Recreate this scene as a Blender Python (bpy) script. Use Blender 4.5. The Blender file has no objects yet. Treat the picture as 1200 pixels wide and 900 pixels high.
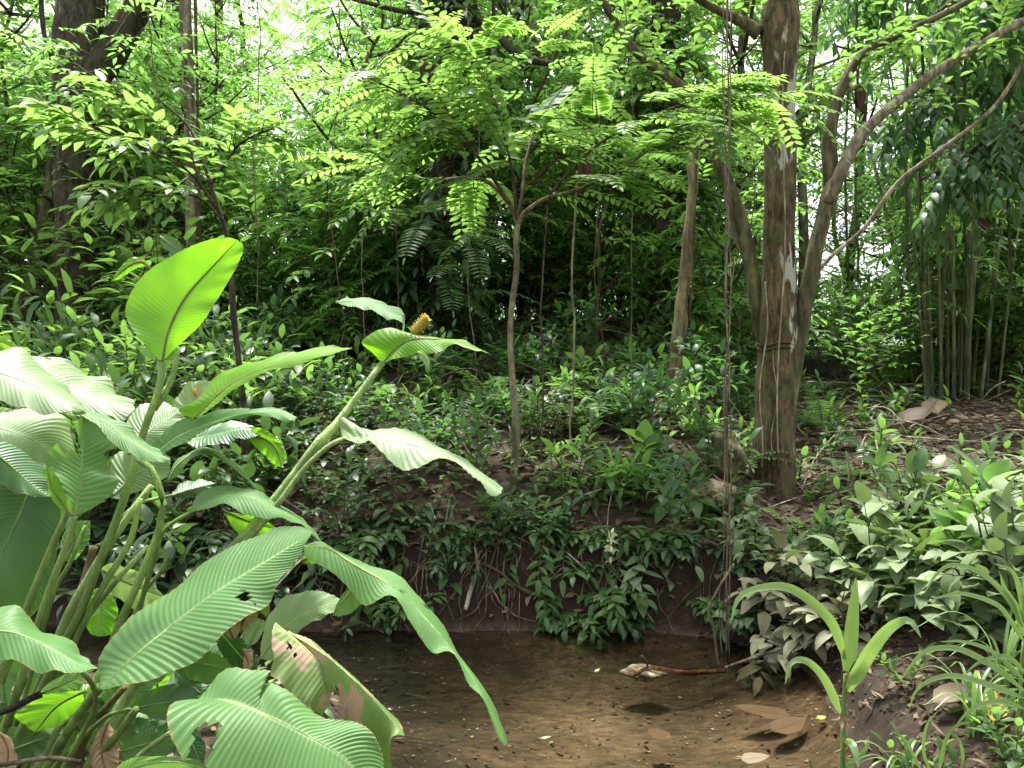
import bpy, math, random
import numpy as np
from mathutils import Vector
R = math.radians
S = bpy.context.scene
COL = S.collection

# ------------------------------------------------------------------ camera, sky, sun, exposure
CZ = 1.5                      # eye height above the water
F = 942.0                     # focal length in photo pixels (1200 wide)
cam_d = bpy.data.cameras.new('camera'); cam = bpy.data.objects.new('camera', cam_d); COL.objects.link(cam)
cam.location = (0, 0, CZ); cam.rotation_euler = (R(90), 0, 0)
cam_d.sensor_fit = 'HORIZONTAL'; cam_d.angle = 2 * math.atan(600 / F)
cam_d.clip_start = 0.05; cam_d.clip_end = 1000
S.camera = cam

SUN_EL, SUN_AZ = R(74), R(-14)          # azimuth clockwise from +Y: behind the wood, a little to the left
w = bpy.data.worlds.new('World'); S.world = w; w.use_nodes = True
nt = w.node_tree; bg = nt.nodes['Background']
sky = nt.nodes.new('ShaderNodeTexSky'); sky.sky_type = 'NISHITA'; sky.sun_disc = False
sky.sun_elevation = SUN_EL; sky.sun_rotation = SUN_AZ; sky.air_density = 1.0; sky.dust_density = 4.0; sky.ozone_density = 1.0
hs = nt.nodes.new('ShaderNodeHueSaturation'); hs.inputs['Saturation'].default_value = 0.22
nt.links.new(sky.outputs[0], hs.inputs['Color']); nt.links.new(hs.outputs[0], bg.inputs['Color'])
bg.inputs['Strength'].default_value = 0.15
sun_d = bpy.data.lights.new('sun', 'SUN'); sun_d.energy = 3.3; sun_d.angle = R(9); sun_d.color = (1, .975, .93)
sun = bpy.data.objects.new('sun', sun_d); COL.objects.link(sun)
sdir = Vector((math.sin(SUN_AZ) * math.cos(SUN_EL), math.cos(SUN_AZ) * math.cos(SUN_EL), math.sin(SUN_EL)))
sun.rotation_euler = sdir.to_track_quat('Z', 'Y').to_euler(); sun.location = sdir * 60
S.view_settings.view_transform = 'Standard'; S.view_settings.look = 'None'
S.view_settings.exposure = 1.9; S.view_settings.gamma = 1; S.view_settings.use_curve_mapping = False
S.render.engine = 'CYCLES'
c = S.cycles
c.max_bounces = 9; c.diffuse_bounces = 5; c.glossy_bounces = 3; c.transmission_bounces = 7; c.transparent_max_bounces = 8
c.caustics_reflective = False; c.caustics_refractive = False
c.use_denoising = True; c.sample_clamp_indirect = 8.0
try: c.denoiser = 'OPENIMAGEDENOISE'
except Exception: pass

rng = np.random.default_rng(7)
random.seed(7)

def P3(px, py, d):
    return np.array([(px - 600) / F * d, d, CZ - (py - 450) / F * d])

def unit(v):
    v = np.asarray(v, float)
    n = np.linalg.norm(v, axis=-1, keepdims=True); n[n < 1e-9] = 1
    return v / n

# ------------------------------------------------------------------ helpers: materials
def mat_new(name):
    m = bpy.data.materials.new(name); m.use_nodes = True
    nt = m.node_tree; nt.nodes.clear()
    return m, nt, nt.nodes, nt.links

def N(nt, t, **kw):
    n = nt.nodes.new(t)
    for k, v in kw.items():
        if k in n.inputs: n.inputs[k].default_value = v
        else: setattr(n, k, v)
    return n

def math_n(nt, op, a, b=None):
    n = nt.nodes.new('ShaderNodeMath'); n.operation = op
    for i, x in enumerate((a, b)):
        if x is None: continue
        if isinstance(x, (int, float)): n.inputs[i].default_value = x
        else: nt.links.new(x, n.inputs[i])
    return n.outputs[0]

def mix_c(nt, fac, a, b, mode='MIX'):
    n = nt.nodes.new('ShaderNodeMix'); n.data_type = 'RGBA'; n.blend_type = mode
    for i, x in ((0, fac), (6, a), (7, b)):
        if isinstance(x, (int, float)): n.inputs[i].default_value = x
        elif isinstance(x, tuple): n.inputs[i].default_value = x if len(x) == 4 else (*x, 1)
        else: nt.links.new(x, n.inputs[i])
    return n.outputs[2]

def ramp(nt, fac, stops):
    n = nt.nodes.new('ShaderNodeValToRGB'); e = n.color_ramp.elements
    while len(e) < len(stops): e.new(.5)
    for k, (p, c) in enumerate(stops):
        e[k].position = p; e[k].color = (*c, 1)
    nt.links.new(fac, n.inputs[0]); return n.outputs[0]

def sstep(nt, x, a, b):
    n = nt.nodes.new('ShaderNodeMapRange'); n.interpolation_type = 'SMOOTHSTEP'
    n.inputs[1].default_value = a; n.inputs[2].default_value = b
    nt.links.new(x, n.inputs[0]); return n.outputs[0]

def leaf_mat(name, ca, cb, under, tcol, trans=.38, rough=.42, spec=.5, rib=(.2, .3, .1), ribw=.035, blotch=None, pleat=0, dust=None, spots=None):
    """Two-sided leaf: glossy cuticle above, paler below, light passing through. ca..cb: colour range from leaf to leaf."""
    m, nt, nd, lk = mat_new(name)
    at = N(nt, 'ShaderNodeAttribute', attribute_name='rnd')
    oi = nd.new('ShaderNodeObjectInfo')
    uv = nd.new('ShaderNodeUVMap'); sx = nd.new('ShaderNodeSeparateXYZ'); lk.new(uv.outputs[0], sx.inputs[0])
    au = math_n(nt, 'ABSOLUTE', math_n(nt, 'SUBTRACT', sx.outputs[0], .5))
    fac = math_n(nt, 'ADD', math_n(nt, 'MULTIPLY', at.outputs['Fac'], .7), math_n(nt, 'MULTIPLY', oi.outputs['Random'], .3))
    col = mix_c(nt, fac, ca, cb)
    tc = nd.new('ShaderNodeTexCoord')
    no = N(nt, 'ShaderNodeTexNoise', Scale=9.0, Detail=4.0); lk.new(tc.outputs['Object'], no.inputs['Vector'])
    col = mix_c(nt, .35, col, ramp(nt, no.outputs[0], [(.3, (.55, .55, .5)), (.7, (1.25, 1.25, 1.1))]), 'MULTIPLY')
    hgt = None
    if pleat:
        vv = math_n(nt, 'ADD', sx.outputs[1], 0.0)
        wv = math_n(nt, 'SINE', math_n(nt, 'MULTIPLY', vv, pleat * 6.2832))
        fine = math_n(nt, 'SINE', math_n(nt, 'MULTIPLY', vv, pleat * 6.2832 * 3))
        hgt = math_n(nt, 'ADD', wv, math_n(nt, 'MULTIPLY', fine, .35))
        col = mix_c(nt, .16, col, ramp(nt, math_n(nt, 'ADD', math_n(nt, 'MULTIPLY', hgt, .4), .5), [(.1, (.62, .7, .62)), (.9, (1.25, 1.2, 1.15))]), 'MULTIPLY')
    if pleat:                                     # browned, nibbled margins and small blemishes
        ne = N(nt, 'ShaderNodeTexNoise', Scale=14.0, Detail=5.0, Roughness=.7); lk.new(tc.outputs['Object'], ne.inputs['Vector'])
        fe = math_n(nt, 'MULTIPLY', sstep(nt, math_n(nt, 'ADD', au, math_n(nt, 'MULTIPLY', ne.outputs[0], .09)), .525, .545), .8)
        col = mix_c(nt, fe, col, (.2, .14, .055))
        vb = N(nt, 'ShaderNodeTexVoronoi', Scale=26.0); lk.new(tc.outputs['Object'], vb.inputs['Vector'])
        fb_ = math_n(nt, 'MULTIPLY', math_n(nt, 'LESS_THAN', vb.outputs['Distance'], .085), sstep(nt, ne.outputs[0], .5, .58))
        col = mix_c(nt, math_n(nt, 'MULTIPLY', fb_, .8), col, (.12, .085, .03))
    if dust:
        n2 = N(nt, 'ShaderNodeTexNoise', Scale=22.0, Detail=6.0, Roughness=.7); lk.new(tc.outputs['Object'], n2.inputs['Vector'])
        col = mix_c(nt, math_n(nt, 'MULTIPLY', sstep(nt, n2.outputs[0], .35, .65), dust[3]), col, tuple(dust[:3]))
    if blotch:
        n3 = N(nt, 'ShaderNodeTexNoise', Scale=blotch[1], Detail=5.0, Roughness=.65); lk.new(tc.outputs['Object'], n3.inputs['Vector'])
        col = mix_c(nt, sstep(nt, n3.outputs[0], blotch[2], blotch[2] + .06), col, tuple(blotch[0]))
    if spots:
        vo = N(nt, 'ShaderNodeTexVoronoi', Scale=spots[1]); lk.new(tc.outputs['Object'], vo.inputs['Vector'])
        n4 = N(nt, 'ShaderNodeTexNoise', Scale=7.0); lk.new(tc.outputs['Object'], n4.inputs['Vector'])
        f = math_n(nt, 'MULTIPLY', math_n(nt, 'LESS_THAN', vo.outputs['Distance'], .075), sstep(nt, n4.outputs[0], .5, .6))
        col = mix_c(nt, f, col, tuple(spots[0]))
    ribf = math_n(nt, 'SUBTRACT', 1.0, sstep(nt, au, ribw * .4, ribw))
    col = mix_c(nt, math_n(nt, 'MULTIPLY', ribf, .75), col, rib)
    geo = nd.new('ShaderNodeNewGeometry')
    ucol = mix_c(nt, .55, col, under)
    bcol = mix_c(nt, geo.outputs['Backfacing'], col, ucol)
    pr = N(nt, 'ShaderNodeBsdfPrincipled', Roughness=rough); pr.inputs['Specular IOR Level'].default_value = spec
    lk.new(bcol, pr.inputs['Base Color'])
    rr = math_n(nt, 'ADD', rough, math_n(nt, 'MULTIPLY', geo.outputs['Backfacing'], .2)); lk.new(rr, pr.inputs['Roughness'])
    tl = nd.new('ShaderNodeBsdfTranslucent')
    tcn = mix_c(nt, .4, tcol, mix_c(nt, fac, ca, cb), 'ADD')
    tcn = mix_c(nt, .5, tcn, ramp(nt, no.outputs[0], [(.3, (.6, .65, .5)), (.7, (1.2, 1.15, 1))]), 'MULTIPLY')
    tcn = mix_c(nt, math_n(nt, 'MULTIPLY', ribf, .6), tcn, (tcol[0] * .6, tcol[1] * .6, tcol[2] * .6))
    if blotch: tcn = mix_c(nt, sstep(nt, n3.outputs[0], blotch[2], blotch[2] + .06), tcn, tuple(blotch[0]))
    lk.new(tcn, tl.inputs['Color'])
    mx = N(nt, 'ShaderNodeMixShader', Fac=trans); lk.new(pr.outputs[0], mx.inputs[1]); lk.new(tl.outputs[0], mx.inputs[2])
    if hgt is not None:
        b = N(nt, 'ShaderNodeBump', Strength=.2, Distance=.001); lk.new(hgt, b.inputs['Height']); lk.new(b.outputs[0], pr.inputs['Normal'])
    out = nd.new('ShaderNodeOutputMaterial'); lk.new(mx.outputs[0], out.inputs[0])
    return m

def bark_mat(name, dark, light, lichen=None, lich=.6, scale=6, moss=None, rough=.85, side=0):
    m, nt, nd, lk = mat_new(name)
    tc = nd.new('ShaderNodeTexCoord')
    mp = nd.new('ShaderNodeMapping'); mp.inputs['Scale'].default_value = (1, 1, .28); lk.new(tc.outputs['Object'], mp.inputs[0])
    n1 = N(nt, 'ShaderNodeTexNoise', Scale=scale * 4.0, Detail=8.0, Roughness=.7); lk.new(mp.outputs[0], n1.inputs['Vector'])
    col = ramp(nt, n1.outputs[0], [(.36, dark), (.64, light)])
    n0 = N(nt, 'ShaderNodeTexNoise', Scale=scale * .5, Detail=3.0); lk.new(tc.outputs['Object'], n0.inputs['Vector'])
    col = mix_c(nt, .6, col, ramp(nt, n0.outputs[0], [(.3, (.55, .55, .5)), (.7, (1.4, 1.35, 1.25))]), 'MULTIPLY')
    npch = N(nt, 'ShaderNodeTexNoise', Scale=scale * 2.2, Detail=10.0, Roughness=.66); lk.new(mp.outputs[0], npch.inputs['Vector'])
    col = mix_c(nt, .8, col, ramp(nt, npch.outputs[0], [(.44, (.62, .6, .55)), (.5, (1, 1, 1)), (.57, (1.6, 1.55, 1.45))]), 'MULTIPLY')
    if moss:
        n3 = N(nt, 'ShaderNodeTexNoise', Scale=scale * .9, Detail=7.0, Roughness=.7); lk.new(tc.outputs['Object'], n3.inputs['Vector'])
        col = mix_c(nt, math_n(nt, 'MULTIPLY', sstep(nt, n3.outputs[0], .48, .62), .8), col, moss)
    if lichen:
        n2 = N(nt, 'ShaderNodeTexNoise', Scale=scale, Detail=9.0, Roughness=.62); lk.new(mp.outputs[0], n2.inputs['Vector'])
        src = n2.outputs[0]; soz = nd.new('ShaderNodeSeparateXYZ'); lk.new(tc.outputs['Object'], soz.inputs[0])
        if side:                                   # lichen grows on one side of the trunk
            sg = nd.new('ShaderNodeNewGeometry'); sgx = nd.new('ShaderNodeSeparateXYZ'); lk.new(sg.outputs['Normal'], sgx.inputs[0])
            src = math_n(nt, 'ADD', src, math_n(nt, 'MULTIPLY', math_n(nt, 'SUBTRACT', math_n(nt, 'MULTIPLY', sgx.outputs[0], .8), math_n(nt, 'MULTIPLY', sgx.outputs[1], .55)), math_n(nt, 'MULTIPLY', sstep(nt, soz.outputs[2], .5, 1.2), side)))
        col = mix_c(nt, math_n(nt, 'MULTIPLY', sstep(nt, src, lich, lich + .04), .85), col, lichen)
    pr = N(nt, 'ShaderNodeBsdfPrincipled', Roughness=rough); pr.inputs['Specular IOR Level'].default_value = .3
    lk.new(col, pr.inputs['Base Color'])
    b = N(nt, 'ShaderNodeBump', Strength=1.0, Distance=.035); lk.new(n1.outputs[0], b.inputs['Height']); lk.new(b.outputs[0], pr.inputs['Normal'])
    out = nd.new('ShaderNodeOutputMaterial'); lk.new(pr.outputs[0], out.inputs[0])
    return m

def dry_mat(name, ca, cb, trans=.15):
    return leaf_mat(name, ca, cb, cb, (ca[0] * 1.2, ca[1] * .9, ca[2] * .5), trans=trans, rough=.6, spec=.3, rib=(ca[0] * .5, ca[1] * .5, ca[2] * .5), pleat=18)

M = {}
M['dark_leaf'] = leaf_mat('dark_leaf', (.025, .06, .024), (.065, .115, .045), (.07, .11, .05), (.12, .25, .04), trans=.26, rough=.4, spec=.55, rib=(.1, .16, .06))
M['mid_leaf'] = leaf_mat('mid_leaf', (.036, .09, .026), (.085, .16, .05), (.1, .16, .07), (.25, .46, .08), trans=.42, rough=.45, spec=.38, rib=(.1, .2, .05))
M['bright_leaf'] = leaf_mat('bright_leaf', (.055, .14, .025), (.12, .22, .05), (.12, .21, .07), (.28, .55, .1), trans=.5, rough=.45, rib=(.15, .26, .04))
M['lime_leaf'] = leaf_mat('lime_leaf', (.08, .18, .03), (.15, .26, .055), (.14, .24, .07), (.27, .55, .12), trans=.5, rough=.42, rib=(.2, .32, .06))
M['dusty_leaf'] = leaf_mat('dusty_leaf', (.085, .15, .055), (.145, .205, .095), (.15, .2, .1), (.17, .27, .05), trans=.22, rough=.48, spec=.4, rib=(.2, .25, .12), dust=(.26, .28, .17, .4))
M['silt_leaf'] = leaf_mat('silt_leaf', (.19, .2, .11), (.27, .27, .17), (.2, .19, .12), (.14, .17, .04), trans=.15, rough=.65, spec=.25, rib=(.24, .24, .15), dust=(.32, .29, .2, .7))
M['blue_leaf'] = leaf_mat('blue_leaf', (.03, .08, .034), (.06, .125, .055), (.08, .13, .07), (.15, .34, .06), trans=.4, rough=.45, spec=.4, rib=(.08, .13, .06))
M['calathea'] = leaf_mat('calathea_blade', (.065, .155, .043), (.09, .195, .056), (.12, .2, .08), (.24, .48, .06), trans=.32, rough=.55, spec=.33, rib=(.22, .33, .13), ribw=.022, pleat=34, spots=((.3, .36, .2), 60))
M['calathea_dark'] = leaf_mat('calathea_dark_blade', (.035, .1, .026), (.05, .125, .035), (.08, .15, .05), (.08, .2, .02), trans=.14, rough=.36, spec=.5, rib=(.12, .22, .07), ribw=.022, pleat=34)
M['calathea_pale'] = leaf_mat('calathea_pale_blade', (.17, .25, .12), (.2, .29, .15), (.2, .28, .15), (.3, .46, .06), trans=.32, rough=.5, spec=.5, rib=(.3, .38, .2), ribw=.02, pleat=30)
M['calathea_young'] = leaf_mat('calathea_young_blade', (.11, .26, .012), (.14, .3, .016), (.16, .3, .03), (.2, .5, .015), trans=.5, rough=.42, spec=.45, rib=(.14, .2, .03), ribw=.022, pleat=34, spots=((.3, .42, .1), 70))
M['calathea_worn'] = leaf_mat('calathea_worn_blade', (.12, .2, .06), (.15, .22, .07), (.18, .24, .1), (.3, .42, .05), trans=.3, rough=.5, spec=.35, rib=(.27, .33, .15), ribw=.03, pleat=22, blotch=((.36, .24, .16), 9, .52), spots=((.4, .42, .2), 50))
M['dry_blade'] = dry_mat('dry_blade', (.2, .13, .07), (.36, .26, .16))
M['dead_leaf'] = dry_mat('dead_leaf', (.06, .042, .026), (.2, .148, .095))
M['red_bract'] = dry_mat('red_bract', (.045, .018, .01), (.12, .05, .028), trans=.1)
M['stalk'] = bark_mat('green_stalk', (.13, .235, .05), (.21, .33, .085), scale=5, rough=.45)
M['stalk_pale'] = bark_mat('pale_stalk', (.19, .3, .095), (.28, .4, .14), scale=5, rough=.45)
M['stalk_brown'] = bark_mat('brown_stalk', (.09, .07, .03), (.2, .16, .07), scale=5, rough=.6)
M['twig'] = bark_mat('twig_bark', (.05, .04, .025), (.13, .1, .06), scale=8)
M['green_twig'] = bark_mat('green_twig_bark', (.04, .055, .02), (.09, .11, .04), scale=8)
M['pale_twig'] = bark_mat('pale_twig_bark', (.2, .18, .13), (.36, .33, .25), scale=8)
M['bark_main'] = bark_mat('lichen_bark', (.032, .023, .013), (.15, .112, .06), lichen=(.46, .47, .37), lich=.625, scale=6.5, side=.1, moss=(.1, .105, .04))
M['bark_dark'] = bark_mat('dark_bark', (.016, .013, .01), (.085, .066, .046), scale=6, moss=(.06, .07, .028), lichen=(.2, .19, .14), lich=.62)
M['bark_pale'] = bark_mat('pale_bark', (.12, .1, .07), (.3, .27, .2), lichen=(.4, .4, .32), scale=6)
M['bark_olive'] = bark_mat('olive_bark', (.055, .055, .025), (.15, .14, .07), lichen=(.3, .31, .22), lich=.6, scale=6)
M['bark_strip'] = bark_mat('stripped_wood', (.1, .09, .045), (.25, .22, .12), scale=5)
M['bamboo'] = bark_mat('bamboo_culm', (.055, .07, .03), (.16, .18, .085), lichen=(.24, .27, .19), lich=.55, scale=5, rough=.5)
M['bark_sap'] = bark_mat('sapling_bark', (.1, .1, .055), (.25, .24, .15), lichen=(.4, .41, .32), lich=.6, scale=8)
M['rust_wood'] = bark_mat('rust_wood', (.06, .024, .012), (.2, .085, .04), scale=9)
M['vine_bark'] = bark_mat('vine_bark', (.07, .055, .035), (.25, .21, .15), scale=9)
M['rotten'] = bark_mat('rotten_wood', (.012, .009, .008), (.04, .03, .022), scale=8)
M['rock'] = bark_mat('mossy_rock', (.13, .1, .06), (.33, .27, .18), lichen=(.4, .36, .26), scale=4, moss=(.1, .11, .04))
M['flower'] = leaf_mat('yellow_bract', (.36, .29, .05), (.5, .42, .1), (.4, .34, .1), (.5, .4, .03), trans=.2, rough=.5, rib=(.4, .25, .02))
M['orange'] = leaf_mat('orange_bract', (.45, .26, .08), (.5, .32, .1), (.4, .26, .08), (.5, .3, .05), trans=.2, rough=.5, rib=(.4, .15, .02))
M['white_fuzz'] = leaf_mat('cream_flower', (.55, .52, .36), (.65, .62, .45), (.5, .5, .35), (.5, .48, .3), trans=.3, rough=.7, rib=(.5, .45, .3))

# ------------------------------------------------------------------ helpers: meshes
class MB:
    """collects tubes, leaves and sheets; build() links them as ONE mesh object"""
    def __init__(s):
        s.v, s.l, s.sz, s.uv, s.rn, s.n = [], [], [], [], [], 0
        s.leaf = []
    def add(s, V, faces, uv=None, rnd=None):
        V = np.asarray(V, float).reshape(-1, 3); faces = np.asarray(faces, int)
        s.v.append(V); s.l.append((faces + s.n).ravel()); s.sz.append(np.full(len(faces), faces.shape[1]))
        s.uv.append(np.zeros((len(V), 2)) if uv is None else np.asarray(uv, float))
        s.rn.append(np.full(len(V), .5) if rnd is None else np.broadcast_to(rnd, (len(V),)).astype(float))
        s.n += len(V)
    def tube(s, pts, rad, sides=6, cap=True, wob=0, seed=0):
        P = np.asarray(pts, float); n = len(P)
        rad = np.broadcast_to(np.asarray(rad, float), (n,))
        T = unit(np.gradient(P, axis=0))
        ref = np.array([0, 0, 1.0]) if abs(T[0][2]) < .9 else np.array([1.0, 0, 0])
        A = unit(np.cross(T, ref)); B = unit(np.cross(T, A))
        a = np.linspace(0, 2 * np.pi, sides, endpoint=False)
        rr = rad[:, None] * np.ones(sides)
        if wob:
            r0 = np.random.default_rng(seed)
            ph = r0.uniform(0, 6.28, 6); z = np.linspace(0, n * .35, n)[:, None]
            rr = rr * (1 + wob * (np.sin(2 * a + ph[0] + z * .8) + .7 * np.sin(3 * a + ph[1] - z * 1.1) + .5 * np.sin(5 * a + ph[2] + z * 1.7)) + wob * .7 * np.sin(z * 2.3 + ph[3] + a))
        V = P[:, None, :] + rr[..., None] * (np.cos(a)[None, :, None] * A[:, None, :] + np.sin(a)[None, :, None] * B[:, None, :])
        i = np.arange(n - 1)[:, None] * sides; j = np.arange(sides)[None, :]; j2 = (j + 1) % sides
        f = np.stack([i + j, i + j2, i + sides + j2, i + sides + j], -1).reshape(-1, 4)
        V = V.reshape(-1, 3)
        if cap:
            V = np.vstack([V, P[:1], P[-1:]]); c0, c1 = n * sides, n * sides + 1
            jj = np.arange(sides); k = (n - 1) * sides
            t = np.vstack([np.stack([jj, np.full(sides, c0), (jj + 1) % sides], -1), np.stack([k + jj, k + (jj + 1) % sides, np.full(sides, c1)], -1)])
            s.add(V, f); base = s.n - len(V)
            s.l.append((t + base).ravel()); s.sz.append(np.full(len(t), 3))
        else: s.add(V, f)
    def leaves(s, P, D, Nn, L, W, droop=.5, rnd=None, fold=.18):
        P = np.asarray(P, float).reshape(-1, 3); n = len(P)
        s.leaf.append((P, unit(np.asarray(D, float).reshape(-1, 3)), unit(np.asarray(Nn, float).reshape(-1, 3)),
                       np.broadcast_to(L, (n,)).astype(float), np.broadcast_to(W, (n,)).astype(float),
                       np.broadcast_to(droop, (n,)).astype(float), rng.random(n) if rnd is None else np.broadcast_to(rnd, (n,)).astype(float),
                       np.broadcast_to(fold, (n,)).astype(float)))
    def flush(s, shape='ovate', ns=4):
        if not s.leaf: return
        P, D, Nn, L, W, dr, rn, fo = [np.concatenate(x) for x in zip(*s.leaf)]; s.leaf = []
        n = len(P)
        Nn = unit(Nn - D * (Nn * D).sum(1)[:, None]); Sd = np.cross(D, Nn)
        v = np.linspace(0, 1, ns + 2)
        prof = {'ovate': lambda t: np.sin(np.pi * t ** .72) ** .85, 'lance': lambda t: np.sin(np.pi * t ** .85) ** .8,
                'strap': lambda t: (np.minimum(1, t * 5)) * (1 - t ** 3) ** .7, 'oblong': lambda t: np.sin(np.pi * t ** .9) ** .55,
                'heart': lambda t: np.sin(np.pi * t ** .5) ** .8, 'obov': lambda t: np.sin(np.pi * t ** 1.35) ** .85}[shape](v)
        C = [P]; cur = P
        for k in range(1, ns + 2):
            a = dr * (v[k] + v[k - 1]) / 2 - dr * .25
            cur = cur + (D * np.cos(a)[:, None] - Nn * np.sin(a)[:, None]) * (L / (ns + 1))[:, None]
            C.append(cur)
        V = [P[:, None]]; UV = [(.5, 0)]
        tw = rng.normal(0, .12, n)
        for k in range(1, ns + 1):
            a = dr * v[k] - dr * .25
            nn = Nn * np.cos(a)[:, None] + D * np.sin(a)[:, None]
            hw = (W * .5 * prof[k])[:, None]
            sd = Sd + nn * (tw * (v[k] - .3))[:, None]
            wv = rng.normal(0, .06, (n, 2))
            V += [(C[k] - sd * hw + nn * hw * (fo[:, None] + wv[:, :1]))[:, None], C[k][:, None], (C[k] + sd * hw + nn * hw * (fo[:, None] + wv[:, 1:]))[:, None]]
            UV += [(0, v[k]), (.5, v[k]), (1, v[k])]
        V.append(C[-1][:, None]); UV.append((.5, 1))
        V = np.concatenate(V, 1); m = V.shape[1]
        q, t = [], [(0, 2, 1), (0, 3, 2)]
        for k in range(ns - 1):
            b = 1 + 3 * k
            q += [(b, b + 1, b + 4, b + 3), (b + 1, b + 2, b + 5, b + 4)]
        b = 1 + 3 * (ns - 1); t += [(b, b + 1, m - 1), (b + 1, b + 2, m - 1)]
        off = (np.arange(n) * m)[:, None, None]
        base = s.n
        s.v.append(V.reshape(-1, 3)); s.uv.append(np.tile(np.array(UV, float), (n, 1))); s.rn.append(np.repeat(rn, m)); s.n += n * m
        if q:
            f = (np.array(q)[None] + off).reshape(-1, 4) + base; s.l.append(f.ravel()); s.sz.append(np.full(len(f), 4))
        f = (np.array(t)[None] + off).reshape(-1, 3) + base; s.l.append(f.ravel()); s.sz.append(np.full(len(f), 3))
    def build(s, name, mat, parent=None, origin=None, shape='ovate', ns=4, extra=None):
        s.flush(shape, ns); nf = sum(len(q) for q in s.sz)
        if extra is not None and extra[0].v:      # the twigs that carry these leaves, in their own material
            x = extra[0]; x.flush(); s.v += x.v; s.l += [q + s.n for q in x.l]; s.sz += x.sz; s.uv += x.uv; s.rn += x.rn; s.n += x.n
        V = np.concatenate(s.v); l = np.concatenate(s.l); sz = np.concatenate(s.sz); uv = np.concatenate(s.uv); rn = np.concatenate(s.rn)
        if origin is not None: V = V - np.asarray(origin, float)
        me = bpy.data.meshes.new(name)
        me.vertices.add(len(V)); me.vertices.foreach_set('co', V.astype(np.float32).ravel())
        me.loops.add(len(l)); me.loops.foreach_set('vertex_index', l.astype(np.int32))
        me.polygons.add(len(sz)); st = np.concatenate([[0], np.cumsum(sz)[:-1]])
        me.polygons.foreach_set('loop_start', st.astype(np.int32))
        try: me.polygons.foreach_set('loop_total', sz.astype(np.int32))
        except Exception: pass
        me.polygons.foreach_set('use_smooth', np.ones(len(sz), bool))
        ul = me.uv_layers.new(name='UVMap'); ul.data.foreach_set('uv', uv[l].astype(np.float32).ravel())
        at = me.attributes.new('rnd', 'FLOAT', 'POINT'); at.data.foreach_set('value', rn.astype(np.float32))
        me.materials.append(mat)
        if extra is not None:
            me.materials.append(extra[1]); mi = np.zeros(len(sz), np.int32); mi[nf:] = 1; me.polygons.foreach_set('material_index', mi)
        me.update(calc_edges=True); me.validate()
        o = bpy.data.objects.new(name, me); COL.objects.link(o)
        if parent is not None: o.parent = parent
        elif origin is not None: o.location = origin
        return o

def tag(o, label=None, cat=None, group=None, kind=None):
    if label: o['label'] = label
    if cat: o['category'] = cat
    if group: o['group'] = group
    if kind: o['kind'] = kind
    return o

def thing(name, label, cat, loc=(0, 0, 0), group=None):
    o = bpy.data.objects.new(name, None); COL.objects.link(o); o.location = loc; o.empty_display_size = .1
    return tag(o, label, cat, group)

def copy_tree(o, parent=None):
    c = o.copy(); COL.objects.link(c)
    if parent is not None: c.parent = parent
    for ch in list(o.children):
        copy_tree(ch, c)
    return c

def crom(pts, n):
    """Catmull-Rom through pts, resampled to n points by arc length"""
    p = np.asarray(pts, float)
    if len(p) == 2: return p[0] + (p[1] - p[0]) * np.linspace(0, 1, n)[:, None]
    q = np.vstack([2 * p[0] - p[1], p, 2 * p[-1] - p[-2]])
    out = []
    for i in range(1, len(q) - 2):
        t = np.linspace(0, 1, 14, endpoint=False)[:, None]
        a, b, c_, d = q[i - 1], q[i], q[i + 1], q[i + 2]
        out.append(.5 * ((2 * b) + (-a + c_) * t + (2 * a - 5 * b + 4 * c_ - d) * t ** 2 + (-a + 3 * b - 3 * c_ + d) * t ** 3))
    out.append(p[-1:]); out = np.vstack(out)
    s = np.concatenate([[0], np.cumsum(np.linalg.norm(np.diff(out, axis=0), axis=1))]); s /= s[-1]
    u = np.linspace(0, 1, n)
    return np.stack([np.interp(u, s, out[:, k]) for k in range(out.shape[1])], 1)

UP = np.array([0, 0, 1.0])
def sprig(LB, WB, base, d, length, n, L, W, droop=.6, axd=.35, spread=R(55), f0=.2, r=.004, mode='alt', jit=.25, tip=True, lift=0.0, rnd0=0, rndw=1):
    """a twig with leaves along it"""
    base = np.asarray(base, float); d = unit(np.asarray(d, float))
    k = 6; pts = [base]; dd = d.copy()
    for i in range(k - 1):
        dd = unit(dd - UP * axd / k + rng.normal(0, .07, 3)); pts.append(pts[-1] + dd * length / (k - 1))
    pts = np.array(pts)
    if WB is not None: WB.tube(pts, np.linspace(r, r * .45, k), 4, cap=False)
    f = np.linspace(f0, .97, n) + rng.normal(0, .015, n); f = np.clip(f, 0.02, 1)
    x = f * (k - 1); i0 = np.clip(x.astype(int), 0, k - 2); fr = (x - i0)[:, None]
    p = pts[i0] * (1 - fr) + pts[i0 + 1] * fr; t = unit(pts[i0 + 1] - pts[i0])
    side = unit(np.cross(t, UP + rng.normal(0, .05, 3))); upv = np.cross(side, t)
    if mode == 'alt': ang = np.where(np.arange(n) % 2 == 0, 0.0, np.pi) + rng.normal(0, jit, n)
    else: ang = np.arange(n) * 2.4 + rng.normal(0, jit, n)
    sp = spread + rng.normal(0, jit * .6, n)
    if tip: sp[-1] = .1
    rad = side * np.cos(ang)[:, None] + upv * np.sin(ang)[:, None]
    D = t * np.cos(sp)[:, None] + rad * np.sin(sp)[:, None] + UP * lift
    Nn = UP + rng.normal(0, jit, (n, 3)) + upv * .3
    s = rng.uniform(.72, 1.1, n) * np.where(f < .35, .85, 1)
    LB.leaves(p, D, Nn, L * s, W * s * rng.uniform(.88, 1.1, n), droop * rng.uniform(.4, 1.4, n), np.clip(rnd0 + rndw * rng.random(n), 0, 1))
    return pts

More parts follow.
